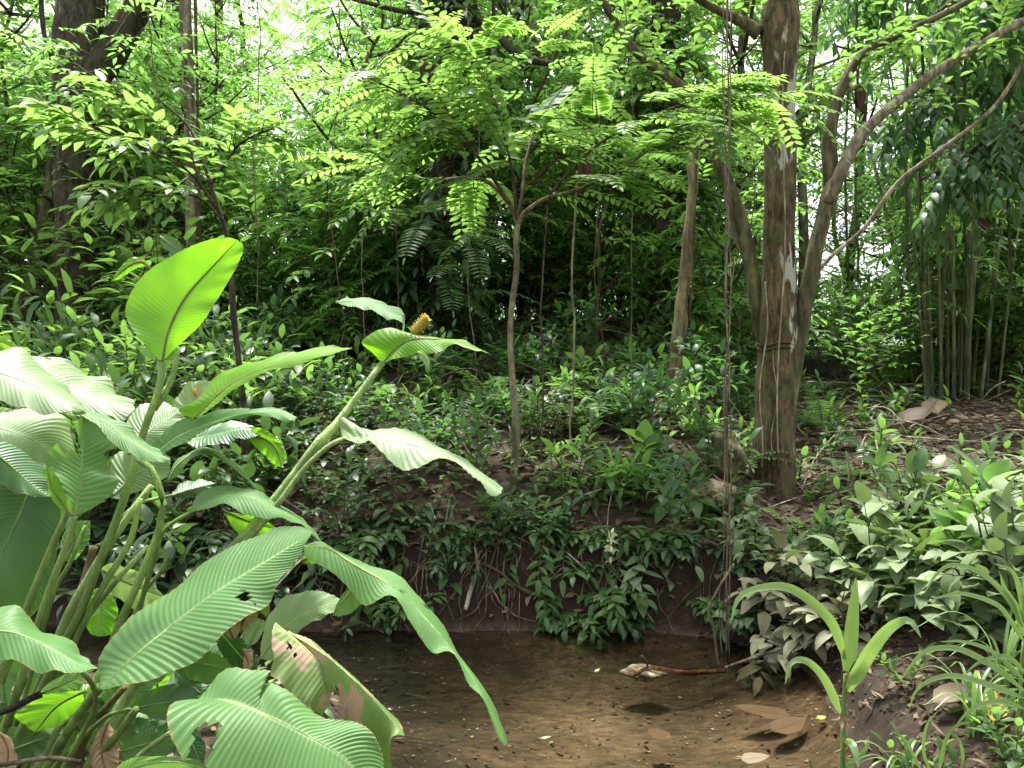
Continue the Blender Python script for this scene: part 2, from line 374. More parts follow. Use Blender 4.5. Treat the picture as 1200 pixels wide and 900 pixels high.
def pinnate(LB, WB, base, d, length, pairs, L, W, up=UP, axd=.5, r=.003, lead=.15, rn=None, ang=R(66)):
    """a compound leaf: leaflets in pairs along a drooping rachis"""
    base = np.asarray(base, float); d = unit(np.asarray(d, float)); k = 8
    pts = [base]; dd = d
    for i in range(k - 1):
        dd = unit(dd - UP * axd / k); pts.append(pts[-1] + dd * length / (k - 1))
    pts = np.array(pts); WB.tube(pts, np.linspace(r, r * .4, k), 4, cap=False)
    f = np.linspace(lead, .97, pairs); x = f * (k - 1); i0 = np.clip(x.astype(int), 0, k - 2); fr = (x - i0)[:, None]
    p = pts[i0] * (1 - fr) + pts[i0 + 1] * fr; t = unit(pts[i0 + 1] - pts[i0])
    side = unit(np.cross(t, up)); upv = np.cross(side, t)
    sz = np.sin(np.pi * (.18 + .72 * f)) ** .6
    rr = rng.random() if rn is None else rn
    for sg in (-1, 1):
        D = t * math.cos(ang) + side * sg * math.sin(ang) + rng.normal(0, .06, (pairs, 3)) - UP * .06
        LB.leaves(p, D, upv + rng.normal(0, .12, (pairs, 3)), L * sz * rng.uniform(.9, 1.08, pairs), W * sz * rng.uniform(.9, 1.08, pairs), rng.uniform(.15, .6, pairs), np.clip(rr * .7 + .3 * rng.random(pairs), 0, 1), .08)
    LB.leaves(pts[-1:], t[-1:], upv[-1:], L * .7, W * .7, .4, rr)

# ------------------------------------------------------------------ the ground
CL = np.array([(-14, 5.6), (-8, 5.0), (-4, 4.55), (-1.6, 4.28), (-.2, 4.12), (.78, 4.08), (.42, 3.2), (.3, 2.3), (.45, 0), (.4, -6)])
HW = np.array([.7, .65, .6, .62, .76, .78, .98, 1.05, .9, .85])

def vnoise(x, y, seed=0):
    xi = np.floor(x).astype(int); yi = np.floor(y).astype(int); fx = x - xi; fy = y - yi
    fx = fx * fx * (3 - 2 * fx); fy = fy * fy * (3 - 2 * fy)
    def h(a, b):
        n = (a * 374761393 + b * 668265263 + seed * 974711) & 0x7fffffff
        n = ((n ^ (n >> 13)) * 1274126177) & 0x7fffffff
        return ((n ^ (n >> 16)) & 0xffff) / 65535.0
    return (h(xi, yi) * (1 - fx) + h(xi + 1, yi) * fx) * (1 - fy) + (h(xi, yi + 1) * (1 - fx) + h(xi + 1, yi + 1) * fx) * fy
def fbm(x, y, o=4, seed=0):
    a, t = .5, 0
    for k in range(o):
        t = t + a * (vnoise(x * 2 ** k, y * 2 ** k, seed + k) - .5); a *= .5
    return t
def ss(x, a, b):
    t = np.clip((x - a) / (b - a), 0, 1); return t * t * (3 - 2 * t)

def stream_d(x, y):
    x = np.asarray(x, float); y = np.asarray(y, float)
    best = np.full(x.shape, 1e9)
    for i in range(len(CL) - 1):
        a, b = CL[i], CL[i + 1]; ab = b - a
        t = np.clip(((x - a[0]) * ab[0] + (y - a[1]) * ab[1]) / (ab @ ab), 0, 1)
        d = np.hypot(x - a[0] - t * ab[0], y - a[1] - t * ab[1]) - (HW[i] + (HW[i + 1] - HW[i]) * t)
        best = np.minimum(best, d)
    return best

def H(x, y):
    x = np.asarray(x, float); y = np.asarray(y, float)
    d = stream_d(x, y) + .10 * fbm(x * 2.3, y * 2.3, 3, 5)
    far = ss(y - (4.1 - .35 * np.clip(x, -9, 0)), -.1, .5)               # the far bank rises steeply, the others gently
    east = ss(x - .16 * np.maximum(y - 4.6, 0), .95, 2.0)
    steep = far * (1 - east)
    dp = np.maximum(d, 0)
    hs_ = .50 * ss(dp, -.02, .3) + .2 * ss(dp, .2, .95) + (.29 + .02 * ss(-x, -1.5, 2)) * np.maximum(dp - .35, 0)
    he = .10 * ss(dp, 0, .12) + .46 * (1 - np.exp(-dp / .75)) + .125 * dp
    hw = .12 * ss(dp, 0, .1) + .34 * (1 - np.exp(-dp / .5)) + .03 * dp
    west = 1 - ss(x, -.6, .2)
    g = he * (1 - west) + hw * west
    h = steep * hs_ + (1 - steep) * np.where(far > 0, he * np.maximum(far, 1 - west) + hw * (1 - np.maximum(far, 1 - west)), g)
    r = np.hypot(x, y)
    cap = 6.5
    h = h - .16 * np.exp(-((x / np.maximum(y, .1) - .325) / .07) ** 2) * ss(y, 4.4, 5.2) * (1 - ss(y, 6.6, 8)) * ss(dp, .2, .6)   # a dip worn in front of the big tree
    h = np.where(h > 2.35, 2.35 + (h - 2.35) * .18, h); h = np.minimum(h, cap)
    h = h + (.10 * fbm(x * 1.1, y * 1.1, 4, 9) + .05 * fbm(x * 4.5, y * 4.5, 3, 3)) * ss(dp, .05, .5)
    h = h + (.11 * fbm(x * 5.5, y * 5.5, 4, 41)) * steep * ss(dp, .0, .1) * (1 - ss(dp, .4, .8))
    bed = -.10 - .08 * ss(-d, .1, .6) + .03 * fbm(x * 3, y * 3, 4, 21)
    return np.where(d < 0, np.maximum(bed, -.25) * ss(-d, -.01, .22), h)
def hz(x, y): return float(H(np.array([x]), np.array([y]))[0])

def axis(dense0, dense1, step, lo, hi):
    a = list(np.arange(dense0, dense1 + 1e-6, step))
    s = step; q = dense1
    while q < hi: s *= 1.35; q += s; a.append(q)
    s = step; q = dense0
    while q > lo: s *= 1.35; q -= s; a.insert(0, q)
    return np.array(a)
gx = axis(-7, 7, .055, -160, 160); gy = axis(1.2, 11, .055, -60, 220)
X, Y = np.meshgrid(gx, gy); Z = H(X, Y)
b = MB(); nx, ny = len(gx), len(gy)
i = np.arange(ny - 1)[:, None] * nx; j = np.arange(nx - 1)[None]
b.add(np.stack([X, Y, Z], -1).reshape(-1, 3), np.stack([i + j, i + j + 1, i + nx + j + 1, i + nx + j], -1).reshape(-1, 4))

m, nt, nd, lk = mat_new('forest_soil')
tc = nd.new('ShaderNodeTexCoord'); geo = nd.new('ShaderNodeNewGeometry')
sp = nd.new('ShaderNodeSeparateXYZ'); lk.new(geo.outputs['Position'], sp.inputs[0])
sn = nd.new('ShaderNodeSeparateXYZ'); lk.new(geo.outputs['Normal'], sn.inputs[0])
n1 = N(nt, 'ShaderNodeTexNoise', Scale=11.0, Detail=12.0, Roughness=.78); lk.new(tc.outputs['Object'], n1.inputs['Vector'])
n2 = N(nt, 'ShaderNodeTexNoise', Scale=1.3, Detail=4.0); lk.new(tc.outputs['Object'], n2.inputs['Vector'])
vo = N(nt, 'ShaderNodeTexVoronoi', Scale=26.0); lk.new(tc.outputs['Object'], vo.inputs['Vector'])
humus = ramp(nt, n1.outputs[0], [(.3, (.014, .01, .007)), (.55, (.042, .03, .019)), (.75, (.1, .072, .046))])
litter = ramp(nt, vo.outputs['Color'], [(.0, (.02, .014, .009)), (.5, (.06, .042, .026)), (.85, (.13, .095, .06)), (1, (.22, .18, .12))])
humus = mix_c(nt, .45, humus, litter)
redsoil = ramp(nt, n1.outputs[0], [(.3, (.009, .006, .004)), (.55, (.034, .021, .013)), (.8, (.1, .064, .04))])
steepf = math_n(nt, 'SUBTRACT', 1.0, sstep(nt, sn.outputs[2], .55, .85))
land = mix_c(nt, steepf, humus, redsoil)
mp = nd.new('ShaderNodeMapping'); mp.inputs['Scale'].default_value = (1, 2.2, 1); lk.new(tc.outputs['Object'], mp.inputs[0])
n3 = N(nt, 'ShaderNodeTexNoise', Scale=11.0, Detail=10.0, Roughness=.7); lk.new(mp.outputs[0], n3.inputs['Vector'])
v2 = N(nt, 'ShaderNodeTexVoronoi', Scale=30.0); lk.new(mp.outputs[0], v2.inputs['Vector'])
bedc = ramp(nt, n3.outputs[0], [(.3, (.035, .025, .016)), (.46, (.095, .068, .043)), (.6, (.15, .11, .072)), (.78, (.26, .21, .15))])
n5 = N(nt, 'ShaderNodeTexNoise', Scale=1.6, Detail=5.0, Roughness=.6); lk.new(mp.outputs[0], n5.inputs['Vector'])
bedc = mix_c(nt, .75, bedc, ramp(nt, n5.outputs[0], [(.33, (.45, .4, .33)), (.62, (1.25, 1.2, 1.1))]), 'MULTIPLY')
bedc = mix_c(nt, math_n(nt, 'MULTIPLY', math_n(nt, 'SUBTRACT', 1.0, sstep(nt, math_n(nt, 'ADD', sp.outputs[0], math_n(nt, 'MULTIPLY', n5.outputs[0], 1.0)), -.1, .8)), .85), bedc, (.016, .013, .009))  # left bed darkened: shade and the dark bank's reflection painted into its colour
bits = math_n(nt, 'MULTIPLY', math_n(nt, 'LESS_THAN', v2.outputs['Distance'], .17), sstep(nt, n1.outputs[0], .56, .6))
bedc = mix_c(nt, bits, bedc, (.42, .36, .25))
v3 = N(nt, 'ShaderNodeTexVoronoi', Scale=17.0); lk.new(mp.outputs[0], v3.inputs['Vector'])
bits2 = math_n(nt, 'MULTIPLY', math_n(nt, 'LESS_THAN', v3.outputs['Distance'], .22), sstep(nt, n3.outputs[0], .52, .56))
bedc = mix_c(nt, bits2, bedc, (.05, .03, .016))
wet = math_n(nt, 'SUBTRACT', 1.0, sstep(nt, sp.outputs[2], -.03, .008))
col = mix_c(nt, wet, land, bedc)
pr = N(nt, 'ShaderNodeBsdfPrincipled', Roughness=.9); pr.inputs['Specular IOR Level'].default_value = .25
lk.new(col, pr.inputs['Base Color'])
bp = N(nt, 'ShaderNodeBump', Strength=.9, Distance=.03); lk.new(n1.outputs[0], bp.inputs['Height']); lk.new(bp.outputs[0], pr.inputs['Normal'])
lk.new(pr.outputs[0], nd.new('ShaderNodeOutputMaterial').inputs[0])
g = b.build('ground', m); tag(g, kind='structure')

# the water
m, nt, nd, lk = mat_new('stream_water')
tc = nd.new('ShaderNodeTexCoord')
mp = nd.new('ShaderNodeMapping'); mp.inputs['Scale'].default_value = (1.2, 2.0, 1); lk.new(tc.outputs['Object'], mp.inputs[0])
n1 = N(nt, 'ShaderNodeTexNoise', Scale=5.0, Detail=3.0, Roughness=.45, Distortion=.8); lk.new(mp.outputs[0], n1.inputs['Vector'])
n2 = N(nt, 'ShaderNodeTexNoise', Scale=.9, Detail=2.0); lk.new(tc.outputs['Object'], n2.inputs['Vector'])
sp = nd.new('ShaderNodeSeparateXYZ'); lk.new(tc.outputs['Object'], sp.inputs[0])
flow = math_n(nt, 'SUBTRACT', 1.0, sstep(nt, math_n(nt, 'ADD', sp.outputs[0], math_n(nt, 'MULTIPLY', n2.outputs[0], 1.2)), .0, 1.2))
hgt = math_n(nt, 'MULTIPLY', n1.outputs[0], math_n(nt, 'ADD', math_n(nt, 'MULTIPLY', flow, .8), .16))
bp = N(nt, 'ShaderNodeBump', Strength=.45, Distance=.06); lk.new(hgt, bp.inputs['Height'])
fr = N(nt, 'ShaderNodeFresnel', IOR=1.42); lk.new(bp.outputs[0], fr.inputs['Normal'])
tr = N(nt, 'ShaderNodeBsdfTransparent', Color=(.86, .83, .75, 1))
gl = N(nt, 'ShaderNodeBsdfGlossy', Roughness=.03); lk.new(bp.outputs[0], gl.inputs['Normal'])
mx = nd.new('ShaderNodeMixShader'); lk.new(fr.outputs[0], mx.inputs[0]); lk.new(tr.outputs[0], mx.inputs[1]); lk.new(gl.outputs[0], mx.inputs[2])
lk.new(mx.outputs[0], nd.new('ShaderNodeOutputMaterial').inputs[0])
b = MB()
wx = np.arange(-13, 2.61, .3); wy = np.arange(-5.5, 6.6, .3); X, Y = np.meshgrid(wx, wy); nx, ny = len(wx), len(wy)
i = np.arange(ny - 1)[:, None] * nx; j = np.arange(nx - 1)[None]
b.add(np.stack([X, Y, X * 0], -1).reshape(-1, 3), np.stack([i + j, i + j + 1, i + nx + j + 1, i + nx + j], -1).reshape(-1, 4))
tag(b.build('stream_water', m), kind='structure')

# ------------------------------------------------------------------ where a thing stands, in words
MARKS = [(90, 'thick left trunk'), (222, 'slim pale trunk'), (535, 'dark central trunk'), (603, 'thin sapling'),
         (785, 'climber-covered trunk'), (905, 'lichen-patched tree'), (1118, 'bamboo clump')]
def where(px):
    if px < MARKS[0][0]: return 'left of the ' + MARKS[0][1]
    for (a, na), (b_, nb) in zip(MARKS, MARKS[1:]):
        if px < b_: return 'between %s and %s' % (na, nb)
    return 'right of the ' + MARKS[-1][1]
def pxof(x, y): return 600 + F * x / y

def surf(px, py, d0=2.2, d1=16):
    """depth at which the sight line through a photo point meets the ground"""
    d = np.arange(d0, d1, .02); x = (px - 600) / F * d; z = CZ - (py - 450) / F * d
    k = np.nonzero(z < np.maximum(H(x, d), 0))[0]
    return float(d[k[0]]) if len(k) else d1

def scatter(protos, spots, text, cat, used=set()):
    """put a copy of a proto at each (x, y, scale, kind); text is the label with a place in it"""
    for (x, y, sc, k) in spots:
        p = protos[k % len(protos)]
        if p.name in used: o = copy_tree(p)
        else: o = p; used.add(p.name)
        o.location = (x, y, hz(x, y) - .02); o.rotation_euler = (0, 0, rng.uniform(0, 6.28)); o.scale = (sc,) * 3
        t = text[k % len(text)] if isinstance(text, (list, tuple)) else text
        lab = t % where(pxof(x, y)) if '%s' in t else t
        tag(o, lab, cat, lab)

def spots_in(n, fx, y0, y1, smin, smax, mind, nk, ok=None, seed=1, tries=40):
    """random spots, at least mind apart, y in y0..y1 and x/y within fx"""
    r = np.random.default_rng(seed); out = []
    for _ in range(n * tries):
        if len(out) >= n: break
        y = math.sqrt(r.uniform(y0 ** 2, y1 ** 2)); x = r.uniform(fx[0], fx[1]) * y
        if ok and not ok(x, y): continue
        if stream_d(np.array([x]), np.array([y]))[0] < .03: continue
        if all((x - a) ** 2 + (y - b_) ** 2 > mind ** 2 for a, b_, _, _ in out):
            out.append((x, y, r.uniform(smin, smax), int(r.integers(nk))))
    return out

#@@REST
# ------------------------------------------------------------------ the big-leaved plant on the near left bank
def inpoly(x, y, poly):
    ins = np.zeros(len(x), bool); n = len(poly)
    for i in range(n):
        (x1, y1), (x2, y2) = poly[i], poly[(i + 1) % n]
        c_ = ((y1 > y) != (y2 > y)) & (x < (x2 - x1) * (y - y1) / (y2 - y1 + 1e-9) + x1)
        ins ^= c_
    return ins

def blade(mid, left, right, d, dl=0., dr=0., ribs=30, amp=.0016, camber=.10, nc=9, ruffle=.004, cuts=None, seed=0, pl=34):
    """a leaf blade: real-size surface spanned by its midrib and its two edges"""
    r = np.random.default_rng(seed + int(mid[0][0] * 7 + mid[-1][1]))
    def lift(pts, off):
        k = len(pts); out = []
        for i, p in enumerate(pts):
            dd = p[2] if len(p) > 2 else d[0] + (d[1] - d[0]) * i / max(k - 1, 1)
            out.append(P3(p[0], p[1], dd + off * math.sin(math.pi * min(max(i / (k - 1), 0), 1)) ** .5))
        return np.array(out)
    nl = max(48, ribs * 4); amp = amp * .58; sk = .16
    Mi = crom(lift(mid, 0), nl + 1)
    Le = crom(lift([mid[0]] + left + [mid[-1]], dl), nl + 1)
    Ri = crom(lift([mid[0]] + right + [mid[-1]], dr), nl + 1)
    t = np.linspace(0, 1, nl + 1)
    fade = np.clip(np.minimum(t, 1 - t) * 9, 0, 1)
    rows = []; uv = []
    def at(C, q): return np.stack([np.interp(q, t, C[:, k]) for k in range(3)], 1)
    Mi0, Le0, Ri0 = Mi, Le, Ri
    across = unit(Ri - Le + 1e-6); along = unit(np.gradient(Mi, axis=0))
    nrm = unit(np.cross(across, along))
    if nrm[:, 2].mean() < 0: nrm = -nrm
    ph = r.uniform(0, 6.28, 4)
    for jx in range(-nc, nc + 1):
        s = jx / nc; a = abs(s)
        tq = t + sk * a * 4 * t * (1 - t)                   # the side veins sweep forward from the midrib
        Mi = at(Mi0, tq); E = at(Ri0 if s > 0 else Le0, tq)
        p = Mi + (E - Mi) * a
        wd = np.linalg.norm(E - Mi, axis=1)
        p = p + nrm * (camber * wd * (a - a * a) * 2)[:, None]
        rib = np.sin(2 * np.pi * ribs * t + .7 * np.sin(t * 17 + ph[2]) + .5 * np.sin(t * 39 + ph[3])) * amp * (.8 + .35 * np.sin(t * 11 + ph[1])) * np.minimum(1, a * 5) * fade * np.minimum(1, wd / .03)
        ruf = (np.sin(t * 23 + ph[0] + s) + np.sin(t * 41 + ph[1] + 2 * s) * .6) * ruffle * a ** 2 * fade * np.minimum(1, wd / .04)
        jag = (r.normal(0, .0006, nl + 1) if a == 1 else 0)
        p = p + nrm * (rib + ruf)[:, None] + across * np.asarray(jag * np.ones(nl + 1))[:, None]
        rows.append(p); uv.append(np.stack([np.full(nl + 1, s * .5 + .5), t * ribs / pl], -1))
    Mi = Mi0
    V = np.stack(rows, 1); UV = np.stack(uv, 1); ncol = 2 * nc + 1
    i = np.arange(nl)[:, None] * ncol; j = np.arange(ncol - 1)[None]
    f = np.stack([i + j, i + j + 1, i + ncol + j + 1, i + ncol + j], -1).reshape(-1, 4)
    V = V.reshape(-1, 3); UV = UV.reshape(-1, 2)
    if cuts:
        ce = V[f].mean(1); px = 600 + ce[:, 0] / ce[:, 1] * F; py = 450 - (ce[:, 2] - CZ) / ce[:, 1] * F
        keep = np.ones(len(f), bool)
        for c_ in cuts:
            c2 = []                                      # ragged edge
            for k in range(len(c_)):
                (x1, y1), (x2, y2) = c_[k], c_[(k + 1) % len(c_)]
                for q in np.linspace(0, 1, 5, endpoint=False): c2.append((x1 + (x2 - x1) * q + r.normal(0, 1.1), y1 + (y2 - y1) * q + r.normal(0, 1.1)))
            keep &= ~inpoly(px, py, c2)
        f = f[keep]
    # normals must face up / outwards so that the upper side is the front
    b = MB()
    n0 = np.cross(V[f[:, 1]] - V[f[:, 0]], V[f[:, 3]] - V[f[:, 0]])
    if n0[:, 2].sum() < 0: f = f[:, ::-1]
    b.add(V, f, UV, r.random())
    return b, Mi

def stalk_pts(pts, d, n=24):
    k = len(pts)
    return crom([P3(p[0], p[1], p[2] if len(p) > 2 else d[0] + (d[1] - d[0]) * i / (k - 1)) for i, p in enumerate(pts)], n)

CB = P3(60, 935, 2.0); CB[2] = hz(CB[0], CB[1])
cal = thing('broadleaf_plant', 'big lush clump of huge pleated green leaves on long stalks, filling the lower left', 'plant', CB)
def add_stalk(pts, wpx, d, mat='stalk', parent=None, taper=.75, name='stalk', knots=None):
    p = stalk_pts(pts, d)
    dm = (d[0] + d[1]) / 2; r0 = wpx / 2 / F * dm
    rad = np.linspace(r0 * taper, r0 * 1.05, len(p))
    if knots:
        u = np.linspace(0, 1, len(p))
        for (t0, a) in knots: rad = rad * (1 + a * np.exp(-((u - t0) / .05) ** 2))
    b = MB(); b.tube(p, rad, 9)
    return b.build(name, M[mat], parent or cal, CB)
def add_leaf(mat, mid, left, right, d, stalk=None, label=None, **kw):
    b, Mi = blade(mid, left, right, d, pl={'calathea_pale': 30, 'calathea_worn': 22, 'dry_blade': 18}.get(mat, 34), **kw)
    o = b.build('leaf', M[mat], cal, CB)
    if label: o['label'] = label
    # raised midrib under the blade
    wd = kw.get('rw', 3.0); dm = (d[0] + d[1]) / 2; k = len(Mi)
    q = MB(); q.tube(Mi[::3] - np.array([0, 0, .001]), np.linspace(wd / 2 / F * dm, .0006, len(Mi[::3])), 6)
    q.build('midrib', M['stalk_pale' if mat not in ('calathea_young', 'dry_blade') else 'stalk_brown'], o, CB)
    if stalk: add_stalk(stalk[0], stalk[1], stalk[2], parent=o, mat=stalk[3] if len(stalk) > 3 else 'stalk')
    return o
def _al(*a, **k):
    k.pop('rw', None); return add_leaf(*a, **k)

_al('calathea_young', [(190, 424), (198, 386), (218, 347), (249, 312), (278, 281)],
    [(168, 402), (154, 386), (149, 372), (148, 357), (163, 328), (194, 304), (233, 285), (262, 278)], [(208, 406), (237, 378), (257, 347), (270, 326), (281, 305), (285, 288)],
    (2.0, 2.12), ribs=46, amp=.0004, dl=-.04, dr=.05, ruffle=.003, label='tall upright glowing yellow-green leaf',
    stalk=([(190, 424), (187, 455), (170, 500), (155, 553), (140, 600), (118, 655), (95, 715), (75, 755), (40, 830), (14, 910)], 11, (2.0, 1.95)))
add_stalk([(208, 412), (203, 440), (193, 460), (180, 480)], 8, (2.03, 2.0))
_al('calathea_young', [(228, 490), (240, 479), (255, 463), (274, 448), (306, 433), (350, 420), (413, 408)],
    [(214, 486), (209, 477), (232, 467), (250, 448), (261, 436), (283, 427), (310, 421), (350, 411), (385, 406)],
    [(236, 487), (256, 473), (268, 460), (292, 446), (319, 434), (350, 427), (385, 416)], (1.95, 1.85), ribs=44, amp=.0009, dl=.06, dr=-.03)
_al('calathea_pale', [(212, 488), (226, 470), (250, 447)], [(204, 474), (212, 458), (224, 447)], [(236, 480), (256, 463), (258, 452)], (2.2, 2.25), ribs=16, label='whitish leaf half hidden behind others')
# pale wide leaves at the upper left
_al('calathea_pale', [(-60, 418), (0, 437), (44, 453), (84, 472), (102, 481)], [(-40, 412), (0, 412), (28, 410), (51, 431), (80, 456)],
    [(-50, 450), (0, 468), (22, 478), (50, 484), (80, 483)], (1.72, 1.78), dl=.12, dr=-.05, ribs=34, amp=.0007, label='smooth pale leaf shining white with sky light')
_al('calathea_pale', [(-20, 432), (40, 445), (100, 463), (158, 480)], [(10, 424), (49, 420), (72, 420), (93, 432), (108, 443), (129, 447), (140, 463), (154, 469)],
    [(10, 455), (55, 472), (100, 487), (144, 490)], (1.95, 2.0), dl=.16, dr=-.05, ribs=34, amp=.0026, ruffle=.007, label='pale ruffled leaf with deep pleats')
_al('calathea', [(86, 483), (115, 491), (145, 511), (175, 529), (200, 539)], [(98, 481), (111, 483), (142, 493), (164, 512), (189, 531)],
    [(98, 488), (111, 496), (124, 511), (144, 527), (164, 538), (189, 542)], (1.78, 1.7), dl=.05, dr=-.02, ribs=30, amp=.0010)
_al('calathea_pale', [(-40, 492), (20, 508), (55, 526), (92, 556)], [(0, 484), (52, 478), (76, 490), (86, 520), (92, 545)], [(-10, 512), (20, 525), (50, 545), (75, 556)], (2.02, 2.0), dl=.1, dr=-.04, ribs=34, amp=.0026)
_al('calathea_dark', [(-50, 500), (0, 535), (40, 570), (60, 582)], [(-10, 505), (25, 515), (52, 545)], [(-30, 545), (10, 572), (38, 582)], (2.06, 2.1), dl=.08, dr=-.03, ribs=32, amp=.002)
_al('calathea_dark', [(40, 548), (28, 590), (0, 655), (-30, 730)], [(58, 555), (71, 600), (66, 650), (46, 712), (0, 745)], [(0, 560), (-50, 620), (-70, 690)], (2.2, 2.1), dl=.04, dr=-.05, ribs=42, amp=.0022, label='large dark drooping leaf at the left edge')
_al('calathea', [(87, 605), (93, 575), (96, 540), (97, 505), (98, 485)], [(82, 592), (69, 563), (54, 534), (74, 514), (91, 494)],
    [(111, 594), (133, 577), (139, 560), (127, 553), (138, 524), (124, 512), (112, 493)], (1.86, 1.95), dl=-.04, dr=.02, ribs=22, amp=.0018, ruffle=.002,
    cuts=[[(122, 530), (150, 520), (150, 546), (128, 545)], [(60, 500), (90, 500), (93, 530), (80, 528), (74, 534)]], label='upright torn leaf with a straight pale midrib',
    stalk=([(87, 605), (84, 622), (76, 645), (67, 667), (47, 724), (8, 850)], 10, (1.86, 1.9)))
_al('calathea_young', [(85, 604), (72, 588), (61, 570), (54, 543)], [(72, 597), (60, 583), (54, 560)], [(84, 592), (76, 575), (64, 556)], (1.84, 1.86), ribs=18, amp=.0006)
_al('calathea_pale', [(150, 532), (178, 503), (212, 480)], [(146, 500), (163, 477), (186, 470)], [(172, 524), (200, 508), (216, 494)], (2.1, 2.2), dl=.06, ribs=26, amp=.0018)
_al('calathea', [(180, 534), (210, 511), (250, 495), (290, 484), (330, 483), (348, 489)], [(174, 523), (206, 497), (239, 484), (283, 479), (328, 480)],
    [(194, 531), (223, 514), (261, 495), (288, 488), (319, 489), (342, 494)], (1.97, 1.9), dl=.04, dr=-.03, ribs=34, amp=.0014, label='arching leaf with a drooping slender tip')
_al('calathea_dark', [(217, 517), (250, 510), (285, 503), (306, 510)], [(230, 503), (255, 494), (290, 497)], [(226, 523), (250, 522), (286, 514)], (2.06, 2.02), dl=.05, dr=-.04, ribs=24, amp=.0028)
_al('calathea_young', [(288, 509), (310, 514), (324, 527), (330, 547)], [(303, 501), (323, 512), (336, 532)], [(296, 521), (308, 532), (322, 545)], (2.03, 2.0), ribs=16, amp=.0006, label='glowing bent leaf tip')
_al('calathea', [(197, 564), (208, 545), (228, 530), (246, 528), (270, 543), (303, 574)], [(203, 546), (221, 530), (243, 525), (262, 533), (285, 552)],
    [(208, 556), (226, 537), (244, 533), (262, 541), (282, 556)], (2.1, 2.0), dl=.04, dr=-.02, ribs=28, amp=.0008)
_al('calathea_dark', [(199, 581), (225, 573), (252, 566)], [(212, 567), (234, 562)], [(215, 584), (240, 578)], (2.25, 2.3), dl=.04, ribs=18)
add_stalk([(199, 581), (180, 585), (160, 592), (140, 610), (120, 640)], 5, (2.25, 2.1))
_al('calathea', [(222, 601), (250, 583), (290, 582), (325, 596), (355, 613), (379, 637)], [(230, 585), (240, 574), (256, 568), (280, 571), (306, 578), (337, 597), (360, 614)],
    [(240, 596), (262, 592), (285, 600), (313, 609), (340, 608), (364, 625)], (2.0, 1.85), dl=.08, dr=-.05, ribs=34, amp=.0014, label='arching leaf rising over the bent stalks',
    stalk=([(222, 601), (202, 613), (189, 627), (183, 650), (170, 690), (160, 730)], 6, (2.0, 2.05)))
_al('calathea_young', [(260, 597), (292, 611), (325, 620)], [(278, 602), (304, 606)], [(272, 617), (290, 631), (312, 628)], (2.03, 2.0), ribs=20, amp=.0008)
_al('calathea', [(117, 809), (160, 767), (200, 734), (253, 694), (313, 657), (366, 624)],
    [(116, 788), (118, 769), (142, 736), (178, 706), (213, 682), (253, 651), (291, 631), (324, 620), (349, 616)],
    [(144, 803), (178, 798), (200, 787), (233, 771), (250, 757), (268, 738), (290, 722), (313, 708), (326, 684), (344, 661)],
    (1.55, 1.72), dl=.10, dr=-.06, ribs=44, amp=.0017, ruffle=.003, cuts=[[(281, 695), (288, 690), (293, 699), (286, 707), (280, 702)]], label='largest leaf, broad and pleated, slanting up across the clump', seed=3)
_al('calathea', [(355, 640), (385, 643), (415, 661), (465, 691), (500, 726), (535, 768), (565, 812), (592, 874)],
    [(375, 634), (399, 648), (430, 662), (463, 672), (484, 690), (513, 726), (541, 772), (573, 822), (594, 866)],
    [(360, 655), (385, 668), (410, 690), (428, 708), (460, 699), (481, 729), (506, 763), (529, 764), (548, 800), (566, 818), (582, 861)],
    (1.78, 1.5), dl=.05, dr=-.04, ribs=50, amp=.0010, ruffle=.003, cuts=[[(498, 704), (503, 709), (502, 713), (497, 708)], [(497, 725), (499, 731), (497, 731)], [(466, 690), (474, 692), (470, 696)]], label='long narrow leaf drooping over the stream', seed=5)
_al('calathea', [(420, 682), (404, 700), (390, 721)], [(425, 700), (415, 716), (400, 722)], [(408, 690), (397, 703)], (1.7, 1.72), ribs=16, amp=.0006)
_al('calathea_young', [(352, 658), (368, 650), (386, 642)], [(362, 648), (374, 643)], [(362, 661), (378, 657)], (1.78, 1.76), ribs=10, amp=.0004)
_al('calathea_pale', [(305, 772), (335, 735), (370, 713), (402, 704)], [(308, 735), (322, 713), (337, 698), (360, 693), (382, 694)],
    [(322, 772), (349, 742), (363, 731), (377, 724), (394, 716)], (1.85, 1.8), dl=.06, dr=-.03, ribs=34, amp=.0014, label='bright pale leaf reaching toward the water')
_al('calathea_worn', [(322, 730), (345, 749), (372, 775), (384, 805), (378, 839)], [(317, 748), (321, 770), (319, 790), (338, 812), (356, 824)],
    [(352, 752), (380, 775), (391, 797), (388, 816)], (1.6, 1.56), dl=-.05, dr=.03, ribs=22, amp=.0008, cuts=[[(337, 752), (341, 752), (341, 760), (337, 760)], [(342, 765), (347, 766), (346, 771), (341, 770)]], label='half of a scorched leaf with a brown papery edge')
_al('calathea_worn', [(338, 740), (366, 757), (400, 783), (436, 818), (474, 862)], [(366, 751), (393, 774), (420, 798), (454, 832), (468, 846)],
    [(372, 790), (396, 842), (420, 870), (446, 905), (458, 900), (456, 872), (462, 862)], (1.62, 1.5), dl=.03, dr=-.04, ribs=34, amp=.0010,
    cuts=[[(388, 800), (398, 812), (399, 846), (380, 842)], [(404, 822), (407, 830), (405, 842), (402, 832)]], label='yellowing leaf with torn and folded edges')
